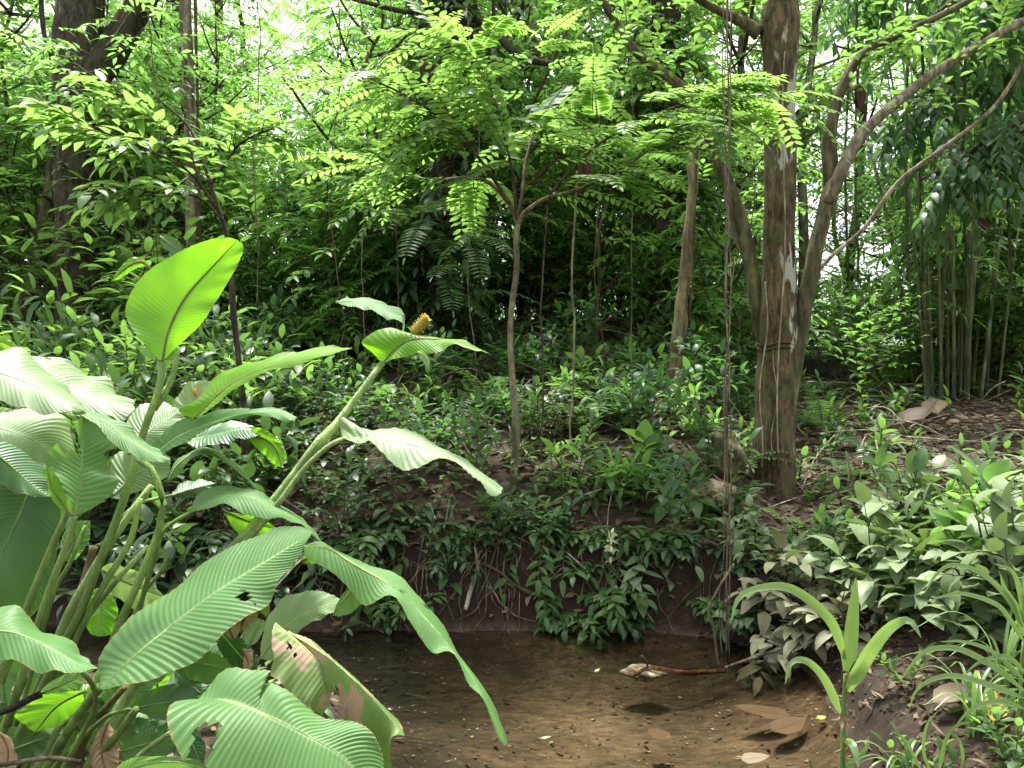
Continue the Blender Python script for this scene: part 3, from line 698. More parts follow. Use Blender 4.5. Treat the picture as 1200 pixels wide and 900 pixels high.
_al('calathea', [(229, 822), (269, 822), (313, 838), (358, 860), (404, 889), (440, 935)],
    [(236, 815), (246, 803), (258, 789), (273, 783), (295, 786), (318, 788), (292, 801), (318, 799), (338, 811), (376, 840), (416, 845), (438, 862), (450, 895)],
    [(205, 824), (196, 838), (199, 860), (216, 892), (222, 925), (260, 975), (330, 985), (400, 965)],
    (1.42, 1.36), dl=.06, dr=-.10, ribs=46, amp=.0016, ruffle=.003, seed=2, label='broad bright leaf at the bottom with a large bite out of its edge',
    cuts=[[(219, 897), (226, 860), (231, 849), (245, 847), (258, 842), (263, 858), (246, 880), (243, 905), (243, 930), (222, 930)]])
_al('calathea', [(-70, 745), (0, 739), (33, 747), (67, 764), (96, 780), (115, 783)], [(-30, 715), (0, 712), (24, 712), (49, 740), (84, 751), (98, 770)],
    [(-30, 772), (0, 775), (18, 774), (38, 784), (67, 788), (96, 787)], (1.5, 1.45), dl=.08, dr=-.03, ribs=30, amp=.0006, label='pale-flecked leaf poking in from the left edge')
_al('calathea_young', [(98, 810), (66, 828), (41, 858)], [(58, 808), (38, 822), (18, 840)], [(94, 828), (68, 850)], (1.72, 1.75), ribs=18, amp=.0006)
_al('calathea', [(46, 812), (70, 803), (101, 790)], [(58, 800), (85, 787)], [(62, 811), (90, 809)], (1.66, 1.64), ribs=14, amp=.0016)
_al('calathea', [(125, 912), (165, 896), (205, 892), (246, 902)], [(150, 890), (190, 886), (228, 890)], [(150, 930), (195, 940), (230, 925)], (1.4, 1.38), ribs=30, amp=.0014)
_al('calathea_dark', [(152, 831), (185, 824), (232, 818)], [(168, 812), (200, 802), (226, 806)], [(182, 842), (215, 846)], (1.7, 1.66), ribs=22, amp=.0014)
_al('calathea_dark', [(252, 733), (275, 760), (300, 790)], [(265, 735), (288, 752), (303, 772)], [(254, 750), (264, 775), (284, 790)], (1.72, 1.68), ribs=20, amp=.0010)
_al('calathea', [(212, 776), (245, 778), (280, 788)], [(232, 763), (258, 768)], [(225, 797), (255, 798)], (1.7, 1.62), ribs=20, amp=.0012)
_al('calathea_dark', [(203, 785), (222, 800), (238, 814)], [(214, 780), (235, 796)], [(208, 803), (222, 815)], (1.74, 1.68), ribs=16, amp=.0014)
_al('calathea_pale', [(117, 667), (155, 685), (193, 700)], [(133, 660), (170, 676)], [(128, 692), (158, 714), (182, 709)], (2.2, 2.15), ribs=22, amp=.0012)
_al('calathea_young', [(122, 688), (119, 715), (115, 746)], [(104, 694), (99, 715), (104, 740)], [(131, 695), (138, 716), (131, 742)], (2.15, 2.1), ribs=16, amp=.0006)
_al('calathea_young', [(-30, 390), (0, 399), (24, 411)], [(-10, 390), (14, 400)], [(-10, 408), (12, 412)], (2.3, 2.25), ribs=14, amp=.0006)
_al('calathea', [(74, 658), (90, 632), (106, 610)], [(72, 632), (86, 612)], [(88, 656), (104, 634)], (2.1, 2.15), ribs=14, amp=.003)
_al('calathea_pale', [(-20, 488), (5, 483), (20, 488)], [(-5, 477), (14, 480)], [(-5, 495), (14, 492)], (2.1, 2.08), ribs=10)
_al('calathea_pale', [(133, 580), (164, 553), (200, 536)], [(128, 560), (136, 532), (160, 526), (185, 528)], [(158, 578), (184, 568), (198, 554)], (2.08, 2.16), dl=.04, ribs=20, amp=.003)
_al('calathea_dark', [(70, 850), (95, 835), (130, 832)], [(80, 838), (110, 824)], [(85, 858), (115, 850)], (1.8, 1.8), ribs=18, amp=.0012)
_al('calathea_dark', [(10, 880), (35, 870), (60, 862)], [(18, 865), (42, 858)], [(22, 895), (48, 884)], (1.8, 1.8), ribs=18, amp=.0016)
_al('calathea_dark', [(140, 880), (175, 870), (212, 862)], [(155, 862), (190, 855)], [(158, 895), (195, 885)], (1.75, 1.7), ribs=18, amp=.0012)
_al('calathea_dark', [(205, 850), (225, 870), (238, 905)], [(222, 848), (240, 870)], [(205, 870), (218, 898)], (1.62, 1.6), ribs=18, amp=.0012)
# folded small leaves behind the tall one
_al('calathea_young', [(178, 317), (166, 306), (150, 312), (130, 330)], [(168, 303), (154, 302), (140, 314)], [(168, 312), (155, 317), (142, 326)], (2.6, 2.55), ribs=14, amp=.0005)
_al('calathea_dark', [(188, 277), (200, 286), (213, 298)], [(199, 276), (211, 284)], [(189, 287), (202, 297)], (3.2, 3.2), ribs=12, amp=.0005)
# flowering stalk
_al('calathea_young', [(448, 426), (465, 408), (486, 397), (530, 400), (573, 414)], [(436, 413), (424, 401), (440, 389), (459, 384), (480, 391), (510, 396), (545, 401)],
    [(463, 421), (490, 414), (513, 414), (527, 404), (552, 409)], (2.1, 2.0), dl=.06, dr=-.04, ribs=36, amp=.0010, label='leaf spread flat under the yellow flower')
_al('calathea_pale', [(490, 412), (499, 419), (502, 433)], [(496, 411), (503, 422)], [(491, 418), (498, 427)], (2.0, 1.98), ribs=8, amp=.0003)
_al('calathea', [(394, 354), (425, 354), (450, 364), (474, 380)], [(408, 349), (428, 349), (452, 356), (472, 366)], [(410, 360), (430, 362), (455, 374), (467, 375)], (2.25, 2.15), dl=.06, dr=-.04, ribs=28, amp=.0010,
    stalk=([(472, 368), (473, 385), (468, 400), (460, 412)], 3, (2.15, 2.1)))
_al('calathea_pale', [(403, 514), (440, 514), (490, 523), (530, 537), (560, 556), (588, 578)], [(399, 503), (401, 489), (429, 501), (485, 506), (507, 518), (530, 532), (556, 548), (584, 570)],
    [(420, 519), (433, 517), (443, 527), (470, 550), (487, 547), (527, 538), (547, 551), (577, 580)], (1.97, 1.85), dl=.09, dr=-.04, ribs=26, amp=.0028, label='pleated leaf with a lime tip beside the flower stalk',
    stalk=([(403, 514), (385, 523), (358, 548), (330, 585), (300, 622), (268, 655)], 8, (1.97, 1.9), 'stalk_pale'))
add_stalk([(448, 425), (440, 436), (412, 474), (390, 503), (372, 521), (340, 562), (300, 612), (262, 655), (200, 735), (140, 830), (95, 920)], 13, (2.1, 1.85), mat='stalk_pale', taper=.62, name='flower_stalk', knots=[(.21, .45)])
# the flower: a cone of overlapping bracts
fl = MB()
a0, a1 = P3(484, 392, 2.08), P3(501, 371, 2.08)
ax = unit(a1 - a0); ref = unit(np.cross(ax, [0, 1, 0])); re2 = np.cross(ax, ref)
Lc = np.linalg.norm(a1 - a0)
fl.tube(np.linspace(a0, a1, 10), np.array([.6, .9, 1, 1, 1, .95, .9, .8, .6, .3]) * .014, 10)
for k in range(46):
    f = k / 45; an = k * 2.4; rr = .016 * (1 - .45 * f ** 2)
    rad = ref * math.cos(an) + re2 * math.sin(an)
    fl.leaves(a0 + ax * Lc * f * .95 + rad * rr * .6, rad * .75 + ax * .6, ax - rad * .2, .016 * rng.uniform(.8, 1.25), .017, rng.uniform(.6, 1.4))
fo = fl.build('flower_spike', M['flower'], cal, CB, shape='heart'); fo['label'] = 'yellow cone-shaped flower spike'
ob = MB(); p = P3(229, 466, 2.18)
for k in range(5): ob.leaves([p], [.2 * math.cos(k * 1.3), .2 * math.sin(k * 1.3), 1], [math.cos(k * 1.3), math.sin(k * 1.3), .1], .03, .011, .15)
ob.build('flower_bud', M['orange'], cal, CB)
# the clump's bare stalks
for pts, wp, d, mt in [
    ([(162, 538), (176, 548), (183, 560), (190, 584), (187, 618), (173, 656), (156, 696), (138, 736), (122, 780), (90, 850), (60, 920)], 10, (1.9, 1.9), 'stalk'),
    ([(178, 569), (156, 598), (122, 647), (98, 687), (73, 735), (28, 850), (5, 910)], 11, (2.05, 1.95), 'stalk_pale'),
    ([(164, 584), (153, 633), (129, 673), (107, 713), (88, 750), (42, 860), (25, 920)], 9, (2.0, 1.95), 'stalk'),
    ([(174, 640), (151, 664), (124, 696), (93, 738), (40, 840), (20, 900)], 8, (2.08, 1.98), 'stalk_pale'),
    ([(80, 598), (64, 633), (49, 669), (33, 709), (0, 800)], 10, (1.95, 1.95), 'stalk'),
    ([(100, 616), (82, 660), (60, 704), (20, 850)], 6, (2.05, 2.0), 'stalk'),
    ([(160, 831), (133, 867), (111, 891), (85, 930)], 11, (1.68, 1.85), 'stalk'),
    ([(96, 787), (107, 800), (112, 815), (110, 832), (100, 853), (78, 893), (60, 930)], 7, (1.5, 1.85), 'stalk'),
    ([(152, 831), (128, 838), (106, 856), (82, 878), (50, 915)], 6, (1.7, 1.85), 'stalk'),
    ([(202, 857), (180, 872), (160, 889), (130, 918)], 7, (1.5, 1.75), 'stalk_pale'),
    ([(117, 805), (98, 830), (78, 860), (50, 910)], 13, (1.6, 1.9), 'stalk'),
    ([(146, 806), (126, 828), (108, 850), (82, 905)], 9, (1.72, 1.88), 'stalk_brown'),
    ([(62, 780), (40, 830), (10, 890)], 12, (1.95, 1.95), 'stalk'), ([(30, 790), (10, 840), (-10, 890)], 11, (1.9, 1.92), 'stalk'),
    ([(110, 640), (96, 690), (72, 740), (55, 800)], 12, (2.15, 2.1), 'stalk_brown'), ([(197, 640), (190, 668), (172, 690), (158, 720)], 5, (2.12, 2.1), 'stalk'),
    ([(56, 800), (50, 840), (46, 905)], 10, (2.05, 2.0), 'stalk'), ([(92, 800), (70, 850), (40, 905)], 10, (1.95, 1.95), 'stalk_pale'),
    ([(5, 770), (-6, 820), (-20, 880)], 9, (1.8, 1.85), 'stalk_pale')]:
    add_stalk(pts, wp, d, mat=mt)
r_ = np.random.default_rng(44)
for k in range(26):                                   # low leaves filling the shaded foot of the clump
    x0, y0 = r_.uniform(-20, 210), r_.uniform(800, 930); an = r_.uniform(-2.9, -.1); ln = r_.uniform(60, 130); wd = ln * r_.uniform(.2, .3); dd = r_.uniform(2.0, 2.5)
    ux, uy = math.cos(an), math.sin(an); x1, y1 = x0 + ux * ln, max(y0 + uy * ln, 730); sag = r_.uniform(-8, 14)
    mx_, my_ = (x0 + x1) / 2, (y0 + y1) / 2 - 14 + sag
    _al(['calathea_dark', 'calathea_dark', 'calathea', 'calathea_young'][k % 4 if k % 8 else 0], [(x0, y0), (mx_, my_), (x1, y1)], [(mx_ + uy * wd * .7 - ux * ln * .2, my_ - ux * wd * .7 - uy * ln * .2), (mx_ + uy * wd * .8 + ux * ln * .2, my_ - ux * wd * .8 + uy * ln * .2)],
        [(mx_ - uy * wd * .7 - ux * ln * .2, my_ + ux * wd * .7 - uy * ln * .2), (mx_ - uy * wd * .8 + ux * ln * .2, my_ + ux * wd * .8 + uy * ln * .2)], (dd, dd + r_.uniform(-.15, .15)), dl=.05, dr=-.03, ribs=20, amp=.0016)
# dead and dry things caught in the clump
for mid, le, ri, d in [([(127, 846), (119, 878), (128, 918)], [(112, 862), (107, 895)], [(137, 866), (140, 902)], (1.78, 1.74)),
                       ([(0, 858), (10, 880), (5, 915)], [(-10, 868), (-12, 900)], [(14, 868), (20, 900)], (1.7, 1.7)),
                       ([(278, 742), (288, 722), (300, 706)], [(270, 730), (284, 708)], [(292, 736), (303, 718)], (1.64, 1.62)),
                       ([(274, 750), (268, 730), (280, 710)], [(264, 742), (268, 716)], [(280, 742), (284, 722)], (1.63, 1.63)),
                       ([(283, 760), (291, 776), (288, 788)], [(286, 766), (285, 782)], [(295, 762), (296, 780)], (1.63, 1.62))]:
    o = _al('dry_blade', mid, le, ri, d, ribs=12, amp=.002, ruffle=.006, camber=.4); o.name = 'dry_leaf'; o['label'] = 'brown dried leaf curled among the stalks'
_al('calathea_pale', [(291, 758), (298, 742), (306, 726)], [(284, 744), (293, 728), (300, 724)], [(301, 752), (309, 738), (310, 728)], (1.62, 1.62), ribs=8, amp=.001, camber=.5)
_al('calathea_young', [(312, 722), (314, 712), (309, 706)], [(316, 718), (315, 708)], [(306, 718), (304, 710)], (1.63, 1.63), ribs=5, amp=.0004)
b = MB(); b.tube(stalk_pts([(-14, 840), (0, 835), (22, 826), (47, 813)], (1.6, 1.62), 10), .0075, 7, wob=.2, seed=3)
b.leaves([P3(47, 813, 1.62)] * 3, [(1, .1, .5), (1, 0, .2), (1, .1, -.1)], [(0, 0, 1)] * 3, .02, .006, 0)
tag(b.build('broken_twig', M['rotten'], None, P3(0, 835, 1.6)), 'short blackened broken twig lying in the leaf stalks at left edge', 'twig')
b = MB(); b.tube(stalk_pts([(-14, 899), (30, 892), (62, 888), (95, 893)], (1.6, 1.58), 10), .0045, 7, wob=.12, seed=4)
tag(b.build('bare_twig', M['twig'], None, P3(30, 892, 1.6)), 'smooth brown bare twig lying across the bottom left corner', 'twig')
# ------------------------------------------------------------------ trunks one can point at
def px_trunk(pts, d, n=40):
    """(px, py, width px[, depth]) -> points and radii"""
    a = np.array([[*P3(p[0], p[1], p[3] if len(p) > 3 else d), p[2] / 2 / F * (p[3] if len(p) > 3 else d)] for p in pts])
    q = crom(a, n); return q[:, :3], q[:, 3]

def limb(b, pts, d, sides=8, wob=.06, seed=0, n=24):
    p, r = px_trunk(pts, d, n); b.tube(p, r, sides, wob=wob, seed=seed); return p

def leafy_along(LB, WB, path, n, length, nl, L, W, f0=.2, droop=.7, axd=.6, mode='alt', out=1.0, lift=.1, rnd0=0, rndw=1, spread=R(55)):
    """leafy twigs leaving a limb all along it"""
    k = len(path)
    for q in range(n):
        f = f0 + (1 - f0) * rng.random(); i = min(int(f * (k - 1)), k - 2)
        p = path[i] + (path[i + 1] - path[i]) * rng.random(); t = unit(path[i + 1] - path[i])
        a = rng.uniform(0, 6.28); s_ = np.array([math.cos(a), math.sin(a), rng.uniform(-.2, .6)])
        d = unit(t * .4 + s_ * out + UP * lift)
        sprig(LB, WB, p, d, length * rng.uniform(.6, 1.2), max(3, int(nl * rng.uniform(.7, 1.2))), L, W, droop, axd, spread=spread, mode=mode, r=.0035, rnd0=rnd0, rndw=rndw)

# the main tree on the right bank
D0 = 6.5
base = P3(905, 560, D0); base[2] = hz(base[0], base[1]) - .05
T = thing('lichen_patched_tree', 'forked brown tree with whitish lichen patches standing on the right bank', 'tree', base)
b = MB()
limb(b, [(902, 600, 66), (903, 570, 56), (906, 530, 51), (909, 480, 48), (912, 400, 44), (913, 300, 38), (914, 200, 36), (913, 110, 37), (914, 60, 42), (914, 25, 47), (914, -10, 40), (918, -120, 42), (915, -330, 36)], D0, 20, .035, 4, 90)
# old wire scar round the trunk
sc = P3(911, 404, D0)
for dz in (0, -.035):
    ring = np.array([sc + [math.cos(a) * .155, math.sin(a) * .155, dz + .012 * math.sin(3 * a)] for a in np.linspace(0, 6.283, 25)]); b.tube(ring, .009, 6, wob=.2, seed=2)
b.build('trunk', M['bark_main'], T, base)
b = MB(); pr_ = limb(b, [(914, 520, 18), (926, 450, 22), (937, 395, 19), (948, 330, 18), (960, 275, 18), (972, 230, 19), (980, 212, 17)], D0 - .05, 12, .05, 5, 40)
b.build('limb', M['bark_olive'], T, base)
b = MB(); l2 = limb(b, [(970, 238, 12), (981, 210, 15), (992, 188, 14), (1012, 155, 13), (1060, 112, 12), (1100, 82, 11), (1150, 52, 10), (1205, 22, 9), (1290, -20, 7)], D0 - .1, 10, .05, 6, 40); b.build('limb', M['bark_pale'], T, base)
b = MB(); l3 = limb(b, [(976, 225, 20), (972, 170, 16), (978, 128, 13), (990, 95, 12), (1008, 66, 11), (1040, 46, 10), (1085, 26, 8), (1140, -2, 7), (1200, -40, 5)], D0, 9, .05, 7, 36); b.build('limb', M['bark_olive'], T, base)
b = MB(); l4 = limb(b, [(897, 420, 14), (889, 370, 17), (880, 310, 16), (868, 260, 16), (850, 205, 15), (834, 172, 14), (818, 140, 13), (800, 105, 12), (770, 80, 11), (740, 55, 10), (715, 15, 9), (690, -25, 9)], D0 + .1, 10, .05, 8, 44); b.build('limb', M['bark_olive'], T, base)
b = MB(); l5 = limb(b, [(890, 40, 18), (875, 28, 14), (855, 18, 11), (820, 0, 9), (780, -30, 6)], D0, 8, .05, 9, 20); b.build('limb', M['bark_olive'], T, base)
b = MB(); l6 = limb(b, [(884, 330, 8), (872, 300, 7), (862, 280, 6), (855, 250, 5), (850, 225, 4)], D0 + .2, 6, .05, 9, 14)
limb(b, [(930, 372, 6), (945, 335, 6), (975, 300, 5), (1013, 267, 5), (1053, 213, 5), (1110, 170, 5), (1167, 123, 5), (1205, 62, 5), (1240, 0, 4)], D0 + .12, 7, .06, 10, 40); b.build('limb', M['bark_pale'], T, base)
LB, WB = MB(), MB()
for path, n_ in ((l2, 26), (l3, 34), (l4[20:], 40), (l5, 14)):
    leafy_along(LB, WB, path, n_, .5, 9, .14, .055, f0=.3)
top = P3(915, -330, D0)
for k in range(45):
    a = rng.uniform(0, 6.28); rr = 2.6 * rng.random() ** .5
    p = top + np.array([math.cos(a) * rr, math.sin(a) * rr * .9 + .5, rng.uniform(-.3, 2.2)])
    sprig(LB, WB, p, [math.cos(a), math.sin(a), .2], .6, 11, .15, .06)
f = LB.build('crown', M['mid_leaf'], T, base, extra=(WB, M['twig']))
# vine stems clinging to its bark
b = MB()
for (x0, x1, w_, y0) in ((898, 890, 1.6, 330), (921, 912, 2.0, 60), (909, 906, 1.3, 410)):
    pts = [P3(x0 + (x1 - x0) * t + 3 * math.sin(t * 9 + x0), y0 + (548 - y0) * t, D0 - .15 - .06 * t ** 2) for t in np.linspace(0, 1, 18)]
    b.tube(crom(pts, 40), w_ / 2 / F * D0, 5)
tag(b.build('clinging_vine', M['pale_twig'], None, base), 'pale thin vine stems clinging down the bark of the lichen-patched tree', 'vine')

def simple_trunk(name, label, pts, d, mat, sides=14, wob=.05, seed=1, limbs=(), cat='tree'):
    base = P3(pts[0][0], pts[0][1], d); gz = hz(base[0], base[1]); base[2] = gz - .05
    T = thing(name, label, cat, base)
    p, r = px_trunk(pts, d, 60)
    p = np.vstack([[p[0][0], p[0][1], gz - .1], p]) if p[0][2] > gz else p
    r = np.concatenate([[r[0] * 1.15], r]) if len(p) > len(r) else r
    b = MB(); b.tube(p, r, sides, wob=wob, seed=seed); b.build('trunk', M[mat], T, base)
    paths = []
    for lp, ld in limbs:
        b = MB(); paths.append(limb(b, lp, ld, 8, .05, seed + 3, 24)); b.build('limb', M[mat], T, base)
    return T, base, p, paths

# thick dark tree, far left
T1, base1, p1, pa = simple_trunk('dark_tree', 'thick dark mossy tree trunk rising at the far left', [(92, 400, 52), (91, 330, 46), (89, 250, 43), (88, 180, 43), (88, 110, 46), (92, 50, 50), (94, 0, 48), (92, -90, 44), (88, -260, 40)], 9, 'bark_dark', 18, .06, 3,
    limbs=[([(96, 120, 30), (112, 88, 36), (132, 60, 36), (148, 30, 34), (165, 5, 32), (200, -60, 28), (240, -150, 22)], 9), ([(72, 105, 6), (66, 90, 7), (58, 60, 6), (50, 30, 6), (48, -20, 5)], 8.9)])
LB, WB = MB(), MB()
for k in range(50):
    c_ = P3(100, -230, 9); a = rng.uniform(0, 6.28); rr = 3.6 * rng.random() ** .5
    sprig(LB, WB, c_ + [math.cos(a) * rr, math.sin(a) * rr, rng.uniform(-.9, 2.4)], [math.cos(a), math.sin(a), .1], .8, 12, .17, .065)
LB.build('crown', M['mid_leaf'], T1, base1, extra=(WB, M['twig']))
T2, base2, p2, pa = simple_trunk('slender_tree', 'slender leaning brown trunk beside the thick dark left tree', [(22, 380, 20), (38, 330, 20), (50, 280, 18), (58, 230, 15), (62, 180, 11), (66, 120, 9), (62, 90, 8)], 9.6, 'bark_olive', 10)
LB, WB = MB(), MB()
leafy_along(LB, WB, p2[30:], 26, .6, 9, .16, .06); LB.build('crown', M['mid_leaf'], T2, base2, extra=(WB, M['twig']))
T3, base3, p3, pa = simple_trunk('pale_slim_tree', 'straight slim pale grey trunk at the left', [(226, 400, 16), (226, 320, 15), (224, 250, 14), (224, 180, 13), (221, 110, 14), (219, 50, 14), (217, 0, 14), (215, -120, 12), (214, -250, 9)], 9, 'bark_pale', 12, .05, 6)
b = MB(); b.tube(crom([p3[5] + [.12, -.05, 0], p3[20] + [.1, -.06, 0], p3[35] + [.13, -.04, 0], p3[48] + [.1, -.05, 0], p3[59] + [.12, 0, 0]], 30), .018, 6, wob=.2); b.build('clinging_stem', M['twig'], T3, base3)
LB, WB = MB(), MB()
for k in range(36):
    c_ = P3(214, -260, 9); a = rng.uniform(0, 6.28); rr = 2.2 * rng.random() ** .5
    sprig(LB, WB, c_ + [math.cos(a) * rr, math.sin(a) * rr, rng.uniform(-.7, 1.6)], [math.cos(a), math.sin(a), .1], .7, 11, .16, .06)
LB.build('crown', M['bright_leaf'], T3, base3, extra=(WB, M['twig']))

# central dark trunk wrapped in climbers
T4, base4, p4, pa = simple_trunk('central_dark_tree', 'dark central trunk wrapped in dark climbing leaves, with ferns at its middle', [(500, 430, 46), (505, 360, 44), (513, 280, 42), (521, 200, 41), (528, 120, 40), (534, 60, 40), (539, 0, 41), (545, -100, 38), (552, -260, 34)], 9, 'bark_dark', 16, .05, 8,
    limbs=[([(536, 30, 9), (556, 24, 9), (580, 40, 9), (603, 62, 9), (625, 71, 8), (660, 76, 7), (692, 76, 6)], 8.6), ([(535, 20, 5), (515, 26, 5), (490, 32, 4), (450, 35, 3)], 8.7), ([(540, 8, 6), (480, 14, 6), (430, 3, 5), (380, -10, 4)], 8.7)])
LB, WB = MB(), MB()
for k in range(240):
    i = int(rng.uniform(4, 44)); a = rng.uniform(-3.3, .2); s_ = np.array([math.cos(a), math.sin(a), .1])
    sprig(LB, WB, p4[i] + s_ * .2, s_ + UP * rng.uniform(-.7, .5), rng.uniform(.3, .7), 9, .2, .06, droop=1.1, axd=1.3)
LB.build('climbing_leaves', M['dark_leaf'], T4, base4, shape='lance', extra=(WB, M['twig']))
LB, WB = MB(), MB()
for k in range(36):
    c_ = P3(552, -270, 9); a = rng.uniform(0, 6.28); rr = 3.0 * rng.random() ** .5
    sprig(LB, WB, c_ + [math.cos(a) * rr, math.sin(a) * rr, rng.uniform(-.7, 2)], [math.cos(a), math.sin(a), .1], .8, 12, .16, .06)
LB.build('crown', M['bright_leaf'], T4, base4, extra=(WB, M['twig']))
# fern fronds growing from it
LB, WB = MB(), MB(); fb = P3(505, 300, 8.6)
for k in range(34):
    a = rng.uniform(-3.4, .3); p = fb + [rng.uniform(-.35, .4), rng.uniform(-.2, .1), rng.uniform(-.55, .45)]
    pinnate(LB, WB, p, [math.cos(a), math.sin(a) * .8, rng.uniform(.0, .7)], rng.uniform(.7, 1.25), 20, .16, .028, axd=1.3, r=.004, ang=R(75))
o = thing('fern', 'large fern with drooping feathery fronds perched on the dark central trunk', 'fern', fb)
LB.build('frond_crown', M['mid_leaf'], o, fb, shape='lance', ns=3, extra=(WB, M['green_twig']))
# rust-brown sheaths hanging in it
for q, (pts, lab) in enumerate([(((497, 70), (503, 84), (507, 100)), 'rust-brown dried leaf sheath caught at the top beside the central trunk'), (((524, 80), (512, 88), (500, 94)), 'small rust-brown curled sheath lying across the central branches'),
        (((522, 110), (527, 125), (530, 140)), 'rust-brown sheath hanging halfway down the central trunk'), (((518, 142), (524, 160), (540, 180)), 'longest rust-brown hanging sheath below the other brown ones'),
        (((683, 170), (686, 195), (678, 215)), 'brown withered leaf cluster hanging right of the pale sapling'), (((1003, 95), (1006, 110), (1007, 122)), 'red-brown withered pod hanging beside the right fork of the lichen-patched tree'),
        (((1145, 258), (1152, 265), (1160, 272)), 'dark red-brown dead leaf caught in the bamboo clump')]):
    dd = 8.5 if q < 4 else 6.6 if q < 6 else 9
    b = MB(); pp = [P3(x, y, dd) for x, y in pts]
    for s_ in range(3):
        off = rng.normal(0, .02, 3); b.leaves([pp[0] + off], [unit(pp[-1] - pp[0]) + rng.normal(0, .12, 3)], [[rng.normal(0, .4), -1, rng.normal(0, .2)]], np.linalg.norm(pp[-1] - pp[0]) * 1.15, .16 if q < 4 else .09, .6, fold=.5)
    tag(b.build('withered_sheath', M['red_bract'], None, pp[0]), lab, 'dead leaf')

# climber-covered dark trunk
T5, base5, p5, pa = simple_trunk('climber_covered_tree', 'dark upright trunk hidden under climbing leaves left of the hanging vines', [(783, 440, 46), (783, 360, 44), (784, 280, 44), (784, 200, 42), (783, 120, 40), (780, 40, 36), (778, -80, 32)], 9.5, 'bark_dark', 14, .05, 11)
LB, WB = MB(), MB()
for k in range(230):
    i = int(rng.uniform(3, 52)); a = rng.uniform(-3.3, .2); s_ = np.array([math.cos(a), math.sin(a), .1])
    sprig(LB, WB, p5[i] + s_ * .2, s_ + UP * rng.uniform(-.5, .5), rng.uniform(.2, .5), 7, .17, .08, droop=1.1, axd=1.2)
LB.build('climbing_leaves', M['mid_leaf'], T5, base5, extra=(WB, M['twig']))
LB, WB = MB(), MB()
for k in range(36):
    c_ = P3(780, -120, 9.5); a = rng.uniform(0, 6.28); rr = 2.6 * rng.random() ** .5
    sprig(LB, WB, c_ + [math.cos(a) * rr, math.sin(a) * rr, rng.uniform(-.6, 2)], [math.cos(a), math.sin(a), .1], .8, 12, .16, .06)
LB.build('crown', M['bright_leaf'], T5, base5, extra=(WB, M['twig']))
T6, base6, p6, pa = simple_trunk('stripped_pale_trunk', 'narrow pale yellowish stripped trunk leaning beside the climber-covered tree', [(790, 470, 17), (795, 400, 17), (801, 340, 15), (806, 290, 13), (810, 240, 12), (813, 190, 13), (814, 158, 10)], 7.6, 'bark_strip', 10, .1, 12)
b = MB(); b.leaves([P3(797, 393, 7.5)], [(-.2, -.2, -1)], [(0, -1, 0)], .1, .06, .3); b.build('pale_leaf', M['silt_leaf'], T6, base6)
b = MB(); b.leaves([P3(795, 432, 7.5)], [(.1, -.2, -1)], [(0, -1, 0)], .09, .05, .3); b.build('pale_leaf', M['silt_leaf'], T6, base6)
T6b, b6b, p6b, pa = simple_trunk('stripped_pale_trunk', 'pale hanging stripped stem high beside the top of the vines', [(836, 60, 8), (834, 20, 9), (830, -20, 9), (828, -80, 8)], 7.6, 'bark_strip', 8, .1, 13) if False else (0, 0, 0, 0)

M['feather_leaf'] = leaf_mat('feather_leaf', (.05, .12, .03), (.11, .2, .05), (.12, .2, .07), (.26, .45, .09), trans=.46, rough=.45, rib=(.12, .22, .04))
M['young_feather_leaf'] = leaf_mat('young_feather_leaf', (.07, .16, .03), (.14, .24, .055), (.13, .22, .07), (.32, .54, .11), trans=.5, rough=.45, rib=(.15, .26, .05))
# the thin sapling in the middle with feathery leaves
DS = 5.7
baseS = P3(603, 600, DS); baseS[2] = hz(baseS[0], baseS[1]) - .03
TS = thing('feather_leaved_sapling', 'thin pale sapling in the middle with wide layers of bright feathery leaves', 'tree', baseS)
b = MB(); p, r = px_trunk([(604, 610, 15), (602, 560, 10), (605, 500, 9), (600, 440, 8), (598, 380, 7), (605, 320, 7), (605, 280, 7), (607, 262, 7)], DS, 40); b.tube(p, r, 10, wob=.05, seed=2); b.build('trunk', M['bark_sap'], TS, baseS)
limbs = []
for q, pts in enumerate([[(607, 264, 7, 5.7), (598, 240, 6, 5.7), (575, 215, 5, 5.75), (550, 208, 4, 5.85), (500, 210, 3, 6.0), (440, 190, 2, 6.1)],
        [(607, 264, 7, 5.7), (615, 250, 6, 5.68), (640, 232, 5, 5.6), (665, 226, 5, 5.5), (690, 216, 4, 5.45), (740, 190, 3, 5.4), (790, 150, 2, 5.4)],
        [(606, 268, 6, 5.7), (612, 230, 5, 5.75), (618, 180, 4, 5.9), (640, 130, 3, 6.1), (690, 110, 2, 6.2)],
        [(598, 240, 5, 5.7), (572, 200, 4, 5.6), (540, 160, 4, 5.5), (490, 120, 3, 5.45), (430, 90, 2, 5.4)],
        [(606, 262, 5, 5.7), (600, 200, 4, 5.6), (585, 140, 3, 5.6), (560, 80, 3, 5.6), (520, 40, 2, 5.6)],
        [(640, 232, 4, 5.6), (700, 170, 3, 5.6), (780, 130, 3, 5.5), (860, 110, 2, 5.5), (930, 120, 2, 5.4)]]):
    b = MB(); p, r = px_trunk(pts, DS, 26); b.tube(p, r, 6, wob=.08, seed=q); b.build('limb', M['twig' if q > 1 else 'bark_sap'], TS, baseS); limbs.append(p)
LB, WB, LB2 = MB(), MB(), MB()
def feather(p, d, ln, mb, pairs=9, **k):
    q = rng.uniform(.75, 1.15); pinnate(mb, WB, p, np.asarray(d) + rng.normal(0, .12, 3), ln * .86, pairs + 1, .112 * q, .043 * q, axd=rng.uniform(.3, 1.1), r=.0035)
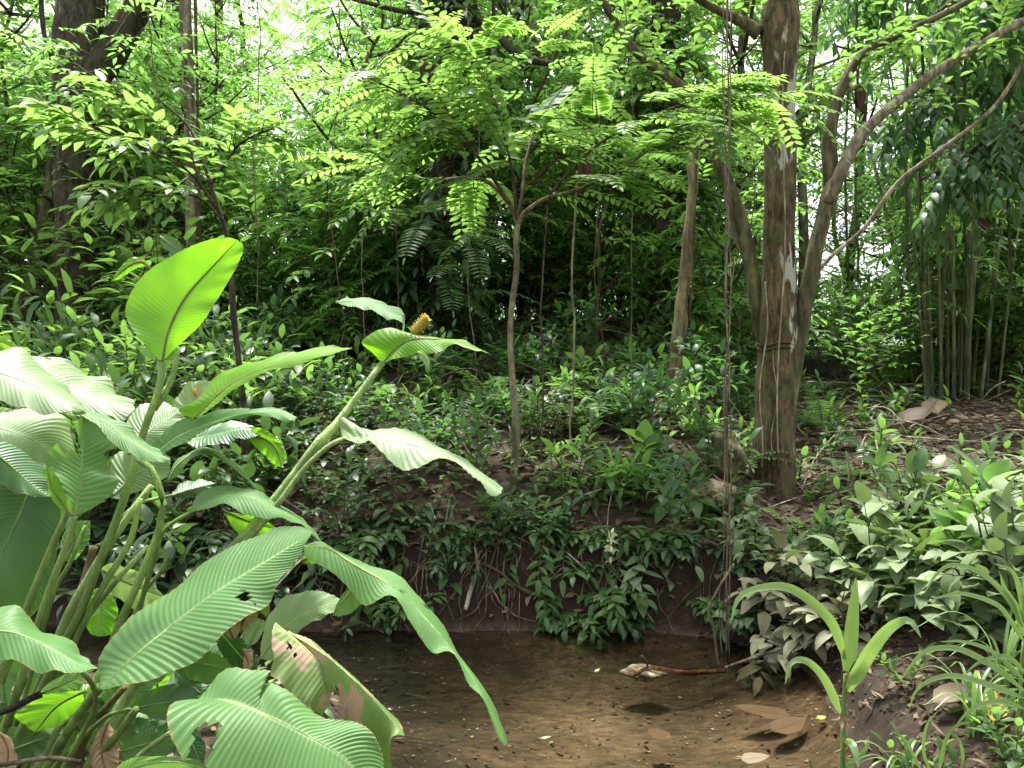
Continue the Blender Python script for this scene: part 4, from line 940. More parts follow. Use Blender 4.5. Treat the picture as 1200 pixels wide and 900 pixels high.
for p in limbs:
    kk = len(p)
    for q in range(21):
        i = int(rng.uniform(.3, 1) * (kk - 2)); t = unit(p[i + 1] - p[i]); s_ = np.cross(t, UP) * rng.choice([-1, 1])
        d = t * rng.uniform(.2, 1) + s_ * rng.uniform(.4, 1.1) + UP * rng.uniform(-.1, .25)
        feather(p[i], d * [1, 1, .45], rng.uniform(.5, .85), LB if rng.random() < .65 else LB2)
    for q in range(2): feather(p[-1], unit(p[-1] - p[-3]) + rng.normal(0, .3, 3), rng.uniform(.6, .85), LB2)
# the leaf layers that show most, each springing from a short side twig
for (x0, y0, x1, y1, d0, d1) in [(560, 100, 440, 130, 5.6, 5.2), (585, 110, 470, 40, 5.6, 5.5), (600, 150, 690, 150, 5.6, 5.3), (640, 140, 740, 130, 5.6, 5.3), (620, 160, 660, 90, 5.6, 5.4), (540, 150, 410, 190, 5.5, 5.1), (520, 140, 390, 160, 5.5, 5.3),
        (640, 190, 760, 190, 5.6, 5.2), (690, 160, 790, 110, 5.6, 5.3), (780, 120, 880, 90, 5.5, 5.1), (800, 130, 900, 140, 5.5, 5.1), (860, 120, 960, 140, 5.5, 5.2), (830, 110, 930, 105, 5.4, 5.2), (760, 140, 850, 170, 5.5, 5.1), (560, 60, 590, 20, 5.6, 5.4),
        (490, 110, 380, 90, 5.5, 5.3), (480, 60, 400, 50, 5.6, 5.4), (530, 190, 420, 240, 5.8, 5.4), (500, 200, 390, 260, 6.0, 5.6), (560, 220, 470, 260, 5.8, 5.4), (620, 60, 680, 40, 5.7, 5.5), (560, 40, 520, 0, 5.6, 5.4), (700, 140, 720, 80, 5.6, 5.4)]:
    a = P3(x0, y0, d0); e = P3(x1, y1, d1); e[2] = a[2] + (e[2] - a[2]) * .6
    feather(a, (e - a) + UP * .12, np.linalg.norm(e - a) * 1.15, LB2, 10)
    for q in range(2): feather(a + rng.normal(0, .12, 3), (e - a) + rng.normal(0, .3, 3) * [1, 1, .4] + UP * .1, np.linalg.norm(e - a) * rng.uniform(.9, 1.15), LB if q else LB2, 10)
LB.build('foliage', M['feather_leaf'], TS, baseS, shape='oblong', ns=3); LB2.build('young_foliage', M['young_feather_leaf'], TS, baseS, shape='oblong', ns=3, extra=(WB, M['green_twig']))

# young tree at the left with pale serrated sprays
DL = 5.6
baseL = P3(262, 300, DL); baseL[2] = hz(baseL[0], baseL[1]) - .03
TL = thing('light_green_young_tree', 'young dark-stemmed tree with light green leaf sprays before the slim pale trunk', 'tree', baseL)
b = MB(); pp = limb(b, [(285, 470, 8), (275, 380, 7), (268, 290, 6), (258, 250, 5), (248, 220, 5), (238, 190, 4), (222, 150, 3), (190, 120, 3)], DL, 7, .08, 3, 40)
b.tube(crom([[pp[0][0], pp[0][1], baseL[2] - .05], pp[0]], 4), .022, 7); b.build('trunk', M['bark_dark'], TL, baseL)
b = MB(); la = [limb(b, [(258, 250, 4, 5.6), (220, 200, 3, 5.4), (160, 170, 3, 5.1), (110, 150, 2, 4.9), (70, 125, 2, 4.8)], DL, 5, .05, 4, 20), limb(b, [(248, 215, 4, 5.6), (280, 170, 3, 5.5), (320, 150, 2, 5.4)], DL, 5, .05, 4, 14),
    limb(b, [(238, 190, 3, 5.6), (180, 140, 3, 5.5), (130, 100, 2, 5.4)], DL, 5, .05, 4, 14), limb(b, [(262, 260, 3, 5.6), (230, 230, 3, 5.4), (170, 225, 2, 5.2), (120, 215, 2, 5.1)], DL, 5, .05, 4, 14)]; b.build('limb', M['twig'], TL, baseL)
LB, WB = MB(), MB()
for p in la:
    for q in range(13):
        i = int(rng.uniform(.25, 1) * (len(p) - 2)); t = unit(p[i + 1] - p[i]); s_ = np.cross(t, UP) * rng.choice([-1, 1])
        sprig(LB, WB, p[i], t * .7 + s_ * rng.uniform(.1, .9) + UP * rng.uniform(0, .4), rng.uniform(.3, .5), 8, .16, .062, axd=.8, lift=-.05)
for (x0, y0, x1, y1, d0, d1) in [(110, 150, 35, 118, 4.9, 4.7), (115, 155, 60, 150, 4.9, 4.7), (90, 140, 30, 130, 4.8, 4.7), (200, 180, 260, 140, 5.5, 5.2), (220, 190, 300, 170, 5.5, 5.2), (200, 160, 130, 190, 5.4, 5.0), (240, 210, 300, 220, 5.5, 5.2), (230, 200, 190, 240, 5.5, 5.1)]:
    a = P3(x0, y0, d0); e = P3(x1, y1, d1); sprig(LB, WB, a, (e - a) + UP * .1, np.linalg.norm(e - a), 10, .155, .06, axd=.6)
LB.build('foliage', M['feather_leaf'], TL, baseL, extra=(WB, M['twig']))

# hanging vines
def hang(name, label, strands, mat='pale_twig', group=None, cat='vine'):
    o = None; b = MB()
    for (pts, w_, d) in strands:
        a = [P3(x, y, d) for x, y in pts]
        q = crom(a, 60); q[:, :2] += np.stack([fbm(q[:, 2] * 2.5, q[:, 2] * 0 + w_ * 7 + pts[0][0], 3, 4) * .06] * 2, 1)
        b.tube(q, w_ / 2 / F * d * (1 + .3 * rng.standard_normal(len(q)).clip(-1, 1) * .6), 6)
    o = b.build(name, M[mat], None, P3(strands[0][0][-1][0], strands[0][0][-1][1], strands[0][2]))
    return tag(o, label, cat, group)
hang('hanging_vine', 'bundle of pale thin twisted vines hanging straight down into the stream',
     [(((851, -60), (852, 100), (853, 250), (852, 400), (853, 560), (851, 700), (850, 776)), 1.8, 4.5), (((857, -60), (854, 150), (850, 300), (854, 460), (856, 600), (852, 780)), 1.4, 4.48),
      (((846, -60), (849, 200), (856, 330), (848, 480), (851, 640), (845, 765)), 1.2, 4.52), (((860, 300), (856, 380), (850, 470), (858, 620), (848, 768)), 1.1, 4.5), (((852, 380), (846, 500), (850, 620), (842, 700), (846, 770)), 1.0, 4.46),
      (((853, -60), (849, 120), (852, 260), (849, 380)), 1.2, 4.55)], 'vine_bark')
hang('hanging_vine', 'single thin vine hanging on the slope right of the thin pale sapling', [(((674, 200), (672, 320), (673, 420), (669, 500), (667, 575)), 2.6, 6.2)])
hang('hanging_vine', 'dark thin vine hanging close on the right of the thin sapling trunk', [(((640, 240), (636, 340), (637, 450), (634, 560), (632, 610)), 2.4, 5.8)], mat='twig')
hang('hanging_vine', 'dark leafless vine dropping beside the stripped pale trunk', [(((818, 90), (817, 200), (812, 300), (808, 380)), 2.5, 7.5)], mat='twig')
for q, (x, d) in enumerate([(1003, 8), (1062, 7.6), (1079, 8.5), (1130, 7.8), (1182, 8), (992, 9)]):
    hang('liana', 'dark thread-like stem hanging in the leaf curtain at upper right', [(((x, -80), (x + 2, 60), (x - 1, 200), (x + 3, 330)), 3, d)], mat='green_twig', group='thread stems of the right leaf curtain')
hang('fallen_stem', 'bent twig arching from the right bank into the water under the hanging vines', [(((845, 778), (838, 740), (832, 715), (843, 690), (862, 660)), 3, 4.3), (((848, 783), (880, 772), (930, 758), (985, 755)), 3, 4.2)], 'vine_bark', cat='twig')
for q, (x, y0, y1, d) in enumerate([(395, 60, 430, 7.4), (428, 120, 470, 7.8), (462, 90, 500, 7), (556, 150, 470, 7.2), (700, 150, 470, 7.4), (738, 120, 540, 6.2), (880, 210, 400, 7.6), (300, 40, 360, 7.6), (180, 150, 400, 7.2)]):
    hang('hanging_vine', 'thread-thin vine hanging through the shade of the wood', [(((x - 9, y0 - 140), (x + 5, y0), (x - 8 + 5 * (q % 3), (y0 + y1) / 2), (x + 7 - 6 * (q % 2), y1 - 60), (x, y1)), 1.3, d)], 'vine_bark' if q % 2 else 'twig', 'thread-thin vines in the wood')

# bamboo clump
db = 9.6; bb = P3(1118, 470, db); bb[2] = hz(bb[0], bb[1]) - .05
for q in range(24):
    x0 = 1118 + rng.normal(0, 24); lean = (x0 - 1118) * 1.8 + rng.normal(14, 34); dd = db + rng.uniform(-.5, .6); w_ = rng.uniform(2.4, 5)
    b0 = P3(x0, 470, dd); b0[2] = hz(b0[0], b0[1]) - .05
    top = P3(x0 + lean, rng.uniform(-60, 150), dd + rng.uniform(-.3, .6))
    mid = (b0 + top) / 2; mid[0] -= lean / F * db * .16
    pts = crom([b0, mid, top], 46); b = MB(); rad = np.linspace(w_, w_ * .5, 46) / 2 / F * db
    rad = rad * (1 + .4 * (np.arange(46) % 6 == 0)); b.tube(pts, rad, 7)
    lab = ['dark green slender bamboo culm standing in the clump at right', 'pale grey-green slender bamboo culm leaning in the clump at right'][q % 2]
    T = thing('bamboo_culm', lab, 'bamboo', b0, lab)
    b.build('culm', M['bamboo'], T, b0)
    LB, WB = MB(), MB()
    for k in range(9):
        i = int(rng.uniform(12, 45)); sprig(LB, WB, pts[i], [rng.normal(), rng.normal(), .3], .5, 9, .17, .024, axd=1.2, droop=.7)
    LB.build('foliage', M['mid_leaf'], T, b0, shape='lance', ns=3)

# dark drooping leaf curtain at the upper right
for q, (bx, d, pts) in enumerate([(1290, 7.2, [(1290, -40, 12), (1230, -60, 9), (1150, -20, 6), (1090, 20, 4)]), (1270, 8, [(1270, 80, 10), (1200, 60, 8), (1130, 90, 6), (1060, 120, 4), (1020, 150, 3)]),
        (1300, 7.4, [(1300, 150, 12), (1240, 130, 9), (1180, 150, 6), (1120, 190, 5), (1080, 210, 3)]), (1290, 8.2, [(1290, 0, 10), (1220, -40, 8), (1120, -60, 6), (1030, -30, 4), (980, 0, 3)])]):
    b0 = P3(bx, 500, d); b0[2] = hz(b0[0], b0[1]) - .05
    lab = ['topmost dark drooping-leaved tree at the right edge', 'dark drooping-leaved tree whose boughs reach furthest toward the lichen-patched tree', 'dark drooping-leaved tree with the lowest boughs at the right edge', 'dark drooping-leaved tree arching over the top right corner'][q]
    T = thing('drooping_tree', lab, 'tree', b0)
    b = MB(); e = P3(pts[0][0], pts[0][1], d); b.tube(crom([b0, (b0 + e) / 2 + [.1, .1, 0], e], 20), np.linspace(.09, .05, 20), 8, wob=.06); b.build('trunk', M['bark_olive'], T, b0)
    b = MB(); pth = limb(b, pts, d, 7, .06, q, 30); b.build('limb', M['twig'], T, b0)
    LB, WB = MB(), MB()
    for k in range(84):
        i = int(rng.uniform(2, 28)); p = pth[i] + rng.normal(0, .12, 3); a = rng.uniform(0, 6.28); hh = rng.uniform(.3, .95)
        sprig(LB, WB, p, [math.cos(a) * .7, math.sin(a) * .7, rng.uniform(-.5, .3)], hh, int(12 * hh) + 4, .17, .062, droop=.8, axd=2.2, lift=-.35)
    LB.build('foliage', M['blue_leaf'], T, b0, extra=(WB, M['twig']))
# ------------------------------------------------------------------ trees of the wood behind
def make_tree(name, label, seed, Ht, z0, rad, nclump, leafL, leafW, mat, bark, shape='ovate', twl=.75, ntw=9, nlf=11, tr=.09):
    global rng
    keep = rng; rng = np.random.default_rng(seed)
    T = thing(name, label, 'tree')
    b = MB(); pts = [np.zeros(3)]; lean = rng.normal(0, .05, 2)
    for k in range(1, 9): pts.append(np.array([lean[0] * k * Ht / 8 + rng.normal(0, .08), lean[1] * k * Ht / 8 + rng.normal(0, .08), Ht * .9 * k / 8]))
    pts[0][2] = -.3; pts = crom(pts, 30); b.tube(pts, np.linspace(tr, tr * .3, 30) * (1 + .35 * np.exp(-np.arange(30) / 1.5)), 9, wob=.05, seed=seed); b.build('trunk', M[bark], T)
    LB, WB, LM = MB(), MB(), MB()
    for q in range(nclump):
        z = z0 + (Ht - z0) * rng.random() ** .8; f = (z - z0) / (Ht - z0)
        rr = rad * (math.sin(math.pi * min(.98, .12 + .8 * f)) ** .7) * rng.uniform(.35, 1.0); a = rng.uniform(0, 6.28)
        zi = max(0, min(28, int((z - rr * .45) / (Ht * .9) * 29))); o = pts[zi]
        e = np.array([pts[min(28, zi)][0] + math.cos(a) * rr, pts[min(28, zi)][1] + math.sin(a) * rr, z])
        mid = (o + e) / 2 + [0, 0, -.1 * rr]
        lp = crom([o, mid, e], 12); LM.tube(lp, np.linspace(.008 + .014 * rr, .008, 12), 5, wob=.08, seed=q)
        for t in range(ntw):
            i = int(rng.uniform(5, 11.5)); a2 = a + rng.normal(0, 1.2)
            sprig(LB, WB, lp[i] + rng.normal(0, .14, 3), [math.cos(a2), math.sin(a2), rng.uniform(-.3, .6)], twl * rng.uniform(.6, 1.2), nlf, leafL, leafW, axd=.8, r=.005)
    LM.build('bough', M[bark], T); LB.build('crown', M[mat], T, shape=shape, ns=2, extra=(WB, M['twig']))
    rng = keep; return T

TREE = 'slender forest tree'
tprot = [make_tree('forest_tree', 'x', 11, 12, 2.5, 2.6, 24, .19, .075, 'mid_leaf', 'bark_olive'),
         make_tree('forest_tree', 'x', 12, 14, 3.5, 3.0, 27, .17, .065, 'lime_leaf', 'bark_pale', tr=.11),
         make_tree('forest_tree', 'x', 13, 10, 1.6, 2.3, 24, .2, .07, 'lime_leaf', 'bark_olive', shape='lance'),
         make_tree('forest_tree', 'x', 14, 13, 3, 2.8, 25, .22, .085, 'bright_leaf', 'bark_dark', tr=.12)]
uprot = [make_tree('understory_tree', 'x', 21, 5.2, .9, 1.5, 20, .16, .06, 'lime_leaf', 'twig', twl=.6, ntw=8, tr=.035),
         make_tree('understory_tree', 'x', 22, 4.2, .7, 1.3, 18, .19, .06, 'bright_leaf', 'green_twig', shape='lance', twl=.55, ntw=8, tr=.03),
         make_tree('understory_tree', 'x', 23, 6.4, 1.4, 1.6, 22, .14, .055, 'bright_leaf', 'twig', twl=.6, ntw=9, tr=.04)]
def okgap(x, y):
    u = x / y
    return not (abs(u + .27) < .08 or abs(u - .40) < .025)
sp_ = spots_in(38, (-.75, .75), 12.5, 21, .85, 1.2, 1.7, 4, okgap, 3)
scatter(tprot, sp_, ['broad mid-green forest tree %s', 'tall light-leaved pale-barked tree %s', 'narrow-leaved bright forest tree %s', 'large-leaved dark-barked forest tree %s'], 'tree')
okmid = lambda x, y: not (abs(x / y - .40) < .09 or abs(x / y + .27) < .06 or (x / y < -.46 and y < 9.6) or (x / y > .3 and y < 10.5))
sp_ = spots_in(70, (-.74, .74), 8.8, 17, .7, 1.15, .9, 3, okmid, 4)
scatter(uprot, sp_, ['bright leafy understory tree growing %s', 'narrow-leaved green understory tree growing %s', 'taller small-leaved understory tree growing %s'], 'tree')
bushp = [make_tree('leafy_sapling', 'x', 24, 3.0, .25, 1.1, 19, .15, .055, 'lime_leaf', 'twig', twl=.5, ntw=8, tr=.02), make_tree('leafy_sapling', 'x', 25, 2.5, .2, 1.0, 18, .19, .07, 'bright_leaf', 'twig', twl=.5, ntw=7, tr=.02),
         make_tree('leafy_sapling', 'x', 26, 3.4, .3, 1.0, 19, .12, .04, 'lime_leaf', 'green_twig', shape='lance', twl=.45, ntw=9, tr=.02)]
scatter(bushp, spots_in(62, (-.74, .72), 8.4, 13.5, .7, 1.15, .7, 3, lambda x, y: (x / y < .26 or (y > 9.6 and x / y > .47)) and not (x / y < -.46 and y < 9.6) and not (-.1 < x / y < .24 and y < 10.2), 6), ['bushy bright sapling with leaves to the ground %s', 'bushy large-leaved green sapling %s', 'bushy fine-leaved lime sapling %s'], 'tree')
# the far wood that reads as one mass
LB, WB = MB(), MB()
r = np.random.default_rng(5)
for k in range(3000):
    y = r.uniform(22, 30); x = r.uniform(-.8, .8) * y; z = hz(x, y) + 12 * r.random() ** 1.15
    if (abs(x / y + .27) < .055 and z > 5.5) or (abs(x / y - .40) < .06 and 3.9 < z < 7) or fbm(np.array([x * .55]), np.array([z * .7]), 3, 31)[0] < -.02 and z > 3.2: continue
    a = r.uniform(0, 6.28); sprig(LB, None, [x, y, z], [math.cos(a), math.sin(a), r.uniform(-.3, .5)], r.uniform(.7, 1.4), 9, .32, .13, axd=.8)
tag(LB.build('far_foliage', M['bright_leaf'], None, (0, 26, 0), ns=2), 'distant mass of light green forest closing off the view', 'forest', kind='stuff')

LB = MB()
for k in range(3600):
    y = r.uniform(14.5, 24); x = r.uniform(-.78, .78) * y; a = r.uniform(0, 6.28)
    sprig(LB, None, [x, y, hz(x, y) + 1.7 * r.random() ** 1.2], [math.cos(a), math.sin(a), r.uniform(-.2, .7)], r.uniform(.5, 1.0), 8, .22, .085, axd=.8)
tag(LB.build('far_undergrowth', M['lime_leaf'], None, (0, 18, 0), ns=2), 'distant bright undergrowth under the far trees', 'undergrowth', kind='stuff')

# ------------------------------------------------------------------ shrubs and low plants
def make_shrub(name, seed, nst, ht, spread, nl, L, W, mat, shape='ovate', mode='alt', droop=.8, stem='green_twig', f0=.35, axd=.3, cat='shrub', branch=2, spr=R(60), lift=0.0):
    global rng
    keep = rng; rng = np.random.default_rng(seed)
    T = thing(name, 'x', cat); LB, WB = MB(), MB()
    for q in range(nst):
        a = rng.uniform(0, 6.28); h = ht * rng.uniform(.55, 1.1); rr = spread * rng.uniform(.2, 1)
        b0 = np.array([rng.normal(0, .05), rng.normal(0, .05), -.03])
        pts = sprig(LB, WB, b0, [math.cos(a) * rr / h, math.sin(a) * rr / h, 1], h * 1.1, nl, L, W, droop, axd, spread=spr, f0=f0, r=.006, mode=mode, lift=lift)
        for k in range(branch):
            i = rng.integers(2, 5); a2 = rng.uniform(0, 6.28)
            sprig(LB, WB, pts[i], [math.cos(a2), math.sin(a2), .7], h * .5, max(3, nl // 2), L * .9, W * .9, droop, axd * 1.5, spread=spr, f0=.3, r=.004, mode=mode, lift=lift)
    LB.build('foliage', M[mat], T, shape=shape); WB.build('stemwork', M[stem], T)
    rng = keep; return T
def make_fern(seed, n, ln, mat):
    global rng
    keep = rng; rng = np.random.default_rng(seed); T = thing('fern', 'x', 'fern'); LB, WB = MB(), MB()
    for k in range(n):
        a = k * 2.4 + rng.normal(0, .3); pinnate(LB, WB, [0, 0, 0], [math.cos(a), math.sin(a), rng.uniform(.7, 1.8)], ln * rng.uniform(.7, 1.1), 18, ln * .17, ln * .035, axd=1.5, ang=R(76))
    LB.build('frond_crown', M[mat], T, shape='lance', ns=3, extra=(WB, M['green_twig'])); rng = keep; return T

dark = [make_shrub('dark_shrub', 31, 6, .5, .3, 9, .15, .058, 'dark_leaf'), make_shrub('dark_shrub', 32, 5, .7, .3, 11, .17, .06, 'dark_leaf', 'lance'),
        make_shrub('dark_shrub', 33, 7, .38, .35, 8, .13, .06, 'dark_leaf'), make_shrub('dark_shrub', 34, 4, .85, .3, 12, .16, .07, 'blue_leaf', mode='spiral'),
        make_shrub('dark_shrub', 35, 6, .55, .35, 10, .18, .05, 'blue_leaf', 'lance'),
        make_shrub('heart_leaved_plant', 36, 6, .4, .25, 4, .2, .15, 'mid_leaf', 'heart', branch=0, droop=1.0, f0=.7), make_shrub('grassy_plant', 37, 12, .4, .3, 3, .34, .018, 'dark_leaf', 'strap', branch=0, droop=1.4, f0=.1), make_shrub('whorled_shrub', 38, 4, .6, .2, 9, .17, .05, 'bright_leaf', 'obov', mode='spiral', branch=1, f0=.75)]
dtext = ['low dark-leaved shrub on the slope %s', 'dark narrow-leaved shrub on the slope %s', 'small dark round-leaved shrub %s', 'taller deep green shrub on the slope %s', 'bluish dark long-leaved shrub on the slope %s', 'heart-leaved plant on the slope %s', 'narrow grassy tuft on the slope %s', 'whorled light green shrub on the slope %s']
pathok = lambda x, y: not (.285 < x / y < .365 and y < 6.8) and not (x > .42 * y - .6 and x > 2.2 and y > 6.2) and not (abs(x / y - .327) < .025 and y < 6.9)
darkok = lambda x, y: pathok(x, y) and (y < 5.9 or x / y < -.2 or rng.random() < .3)
scatter(dark, spots_in(170, (-.7, .36), 5.05, 9.2, .5, .95, .24, 8, darkok, 8), dtext, 'shrub')
tall = [make_shrub('tall_shrub', 41, 5, 1.5, .5, 13, .19, .065, 'mid_leaf', 'lance', branch=4, f0=.25), make_shrub('tall_shrub', 42, 5, 1.9, .5, 14, .16, .065, 'bright_leaf', branch=5, f0=.25),
        make_shrub('tall_shrub', 43, 6, 1.2, .5, 11, .22, .085, 'mid_leaf', branch=3, f0=.3)]
scatter(tall, spots_in(120, (-.74, .74), 8.0, 20, .8, 1.5, .7, 3, lambda x, y: x / y < -.25 or y > 9.8 or (x / y > .42 and y > 8.6), 9), ['waist-high narrow-leaved green shrub %s', 'head-high bright green shrub %s', 'broad-leaved green shrub %s'], 'shrub')
# large pale hand-like leaves behind the foreground clump
leftp = [make_shrub('broad_shrub', 51, 6, .9, .5, 11, .2, .06, 'mid_leaf', 'lance', mode='spiral', droop=.9, branch=3), make_shrub('broad_shrub', 52, 6, .75, .45, 10, .21, .085, 'dark_leaf', mode='spiral', branch=3)]
scatter(leftp, spots_in(22, (-.68, -.3), 5.0, 7.6, .9, 1.25, .5, 2, None, 10), ['tall long-leaved green shrub %s', 'dark whorled-leaf shrub %s'], 'shrub')
# dusty pale shrubs of the right bank
dusty = [make_shrub('dusty_shrub', 61, 6, .5, .28, 8, .17, .085, 'dusty_leaf', droop=1.0, mode='spiral', axd=.5), make_shrub('dusty_shrub', 62, 5, .42, .3, 7, .19, .095, 'dusty_leaf', droop=1.1, axd=.6),
         make_shrub('silt_covered_shrub', 63, 6, .3, .3, 7, .16, .085, 'silt_leaf', droop=1.1, axd=.7), make_shrub('dusty_shrub', 64, 6, .55, .3, 9, .15, .06, 'mid_leaf', droop=.9, mode='spiral')]
dust_t = ['grey-green dusty broad-leaved shrub on the right bank %s', 'large-leaved dusty pale shrub on the right bank %s', 'silt-covered greyish low shrub near the water %s', 'greener narrow-leaved shrub among the dusty ones %s']
sp_ = spots_in(84, (.24, .74), 3.2, 5.0, .75, 1.15, .2, 4, lambda x, y: not (.29 < x / y < .36 and y > 4.75) and x > 1.35 and (y > 4.1 or x > 1.75) and (y > 3.75 or x > 1.95), 12)
sp2 = []
for (x, y, s_, k) in sp_:
    dd = float(stream_d(np.array([x]), np.array([y]))[0]); sp2.append((x, y, s_ * (.72 if y > 4.6 else 1), 2 if dd < .3 and k != 1 else (k if k != 2 else 1)))
sp2 += [] and [(x, y, s_, k if k != 2 else 0) for (x, y, s_, k) in spots_in(14, (.235, .37), 4.95, 5.9, .45, .65, .22, 4, lambda x, y: abs(x / y - .325) > .035, 19)]
scatter(dusty, sp2, dust_t, 'shrub')
# forest-floor seedlings on the right and on the slope
seed_ = [make_shrub('seedling', 71, 3, .28, .12, 6, .12, .045, 'mid_leaf', mode='spiral', branch=0), make_shrub('seedling', 72, 2, .2, .1, 6, .1, .045, 'mid_leaf', branch=0), make_shrub('seedling', 73, 3, .35, .15, 7, .14, .035, 'mid_leaf', 'lance', branch=0)]
scatter(seed_, spots_in(190, (-.35, .72), 5.2, 11.5, .7, 1.5, .22, 3, lambda x, y: not (.285 < x / y < .365 and y < 6.7) and (x / y < .34 or y < 5.8 or rng.random() < .6), 13), ['small many-leaved seedling on the litter %s', 'tiny round-leaved green seedling on the litter %s', 'small narrow-leaved seedling on the litter %s'], 'seedling')
fern_ = [make_fern(81, 11, .8, 'mid_leaf'), make_fern(82, 9, .6, 'dark_leaf')]
scatter(fern_, spots_in(16, (-.55, .5), 6, 10, .8, 1.2, .9, 2, None, 14), ['green feathery ground fern growing %s', 'dark feathery ground fern growing %s'], 'fern')

# shrubs rooted in the bank face itself
trail = [make_shrub('trailing_shrub', 91, 7, .3, .35, 8, .12, .048, 'mid_leaf', axd=1.6, droop=.9), make_shrub('trailing_shrub', 92, 7, .28, .3, 7, .15, .06, 'dark_leaf', axd=1.5, droop=1.0), make_shrub('trailing_shrub', 93, 8, .22, .35, 8, .1, .036, 'dark_leaf', 'lance', axd=1.8)]
bs, r = [], np.random.default_rng(33)
while len(bs) < 44:
    x, y = r.uniform(-3.6, 1.6), r.uniform(4.5, 5.6); dd = float(stream_d(np.array([x]), np.array([y]))[0])
    if not .06 < dd < .42 or (-.75 < x < .9 and r.random() < .45) or any((x - a) ** 2 + (y - b_) ** 2 < .02 for a, b_, _, _ in bs): continue
    bs.append((x, y, r.uniform(.55, 1.0), int(r.integers(3))))
scatter(trail, bs, ['green trailing shrub on the bank face %s', 'dark trailing shrub on the bank face %s', 'fine-leaved trailing shrub on the bank face %s'], 'shrub')
# plants hanging over the bare bank, each one by itself
def bank_plant(px, py, d, n, ln, L, W, mat, label, name='bank_plant', down=.6, shape='ovate', sprd=45, mode='alt'):
    d = surf(px, py, 3.0); p = P3(px, py, d); T = thing(name, label, 'plant', p); LB, WB = MB(), MB()
    for k in range(n):
        a = rng.uniform(-math.pi, 0); q = p + np.array([rng.normal(0, sprd / F * d * .3), 0.02 + rng.normal(0, .03), rng.normal(0, .06)])
        sprig(LB, WB, q, [math.cos(a) * .8, math.sin(a) * .7 - .3, rng.uniform(-down, .6)], ln * rng.uniform(.6, 1.15), max(5, int(ln * 26)), L, W, axd=.9 + down, droop=.8, mode=mode, f0=.15)
    LB.build('foliage', M[mat], T, p, shape=shape); WB.build('stemwork', M['twig'], T, p); return T
bank_plant(650, 615, 5.0, 11, .55, .11, .042, 'mid_leaf', 'green plant trailing down the bare bank to the water under the pale sapling', down=1.1)
bank_plant(640, 680, 4.85, 7, .4, .1, .038, 'mid_leaf', 'lower trailing green sprays touching the water below the sapling', down=1.1)
bank_plant(775, 600, 5.0, 7, .4, .15, .065, 'dusty_leaf', 'pale green broad-leaved plant hanging from the bank left of the hanging vines', mode='spiral')
bank_plant(770, 650, 4.8, 6, .3, .15, .065, 'dusty_leaf', 'paler lower plant with drooping oval leaves over the water left of the hanging vines', down=.9)
bank_plant(730, 650, 4.85, 4, .3, .12, .045, 'dusty_leaf', 'small drooping plant beside the cream flower on the bank', down=.9)
bank_plant(590, 585, 5.2, 8, .35, .13, .05, 'mid_leaf', 'leafy tuft at the foot of the thin pale sapling')
bank_plant(810, 585, 4.9, 6, .3, .17, .08, 'mid_leaf', 'bright whorled plant on the bank edge against the hanging vines', mode='spiral', down=.1)
bank_plant(450, 600, 5.25, 9, .4, .15, .06, 'dark_leaf', 'dark leafy plant on the bank behind the drooping long leaf')
bank_plant(470, 655, 4.95, 7, .35, .16, .065, 'mid_leaf', 'larger-leaved plant low on the dark bank above the long drooping leaf', down=.5)
bank_plant(330, 640, 5.2, 9, .4, .15, .06, 'dark_leaf', 'dark plant in the shade seen between the bent stalks', down=.4)
bank_plant(240, 640, 4.9, 7, .35, .16, .075, 'dusty_leaf', 'pale oval-leaved plant shining in the shade behind the stalks', down=.3)
bank_plant(545, 625, 5.1, 5, .3, .1, .04, 'mid_leaf', 'sparse little plant on the bare red bank')
bank_plant(700, 570, 5.3, 9, .45, .14, .055, 'mid_leaf', 'bushy narrow-leaved plant crowning the bank between sapling and vines', mode='spiral', down=0)
bank_plant(860, 600, 4.8, 8, .35, .16, .075, 'dusty_leaf', 'broad dusty leaves behind the hanging vines at the bank edge', mode='spiral')
bank_plant(890, 690, 4.35, 7, .3, .15, .085, 'silt_leaf', 'muddy heart-leaved plant low over the water right of the hanging vines', down=.9, shape='heart')
bank_plant(930, 740, 4.05, 6, .28, .15, .09, 'silt_leaf', 'muddy heart-leaved plant nearest the water behind the strap-leaved sprout', down=.7, shape='heart')
bank_plant(900, 770, 3.95, 3, .28, .16, .06, 'silt_leaf', 'flat silty leaves stretched over the water beside the right bank', down=.2)
bank_plant(1000, 690, 3.95, 7, .3, .16, .085, 'silt_leaf', 'silt-grey leaf pile right of the strap-leaved sprout', down=.7)
bank_plant(1090, 690, 3.6, 8, .32, .15, .075, 'dusty_leaf', 'dusty plant below the bright arching sprout at right', down=.7)
bank_plant(1170, 720, 3.4, 7, .3, .13, .07, 'silt_leaf', 'brownish drooping leaves near the right edge', down=.8)
# cream flower on the bank
p = P3(716, 637, 4.85); b = MB()
for k in range(26): v = unit(rng.normal(0, 1, 3)); b.leaves([p + v * .01 + [0, 0, rng.normal(0, .04)]], [v], [rng.normal(0, 1, 3)], .045, .02, .6)
b.tube(crom([p + [0, .12, .05], p], 5), .003, 5)
tag(b.build('cream_flower', M['white_fuzz'], None, p), 'small cream-white fuzzy flower cluster on the bare bank', 'flower')
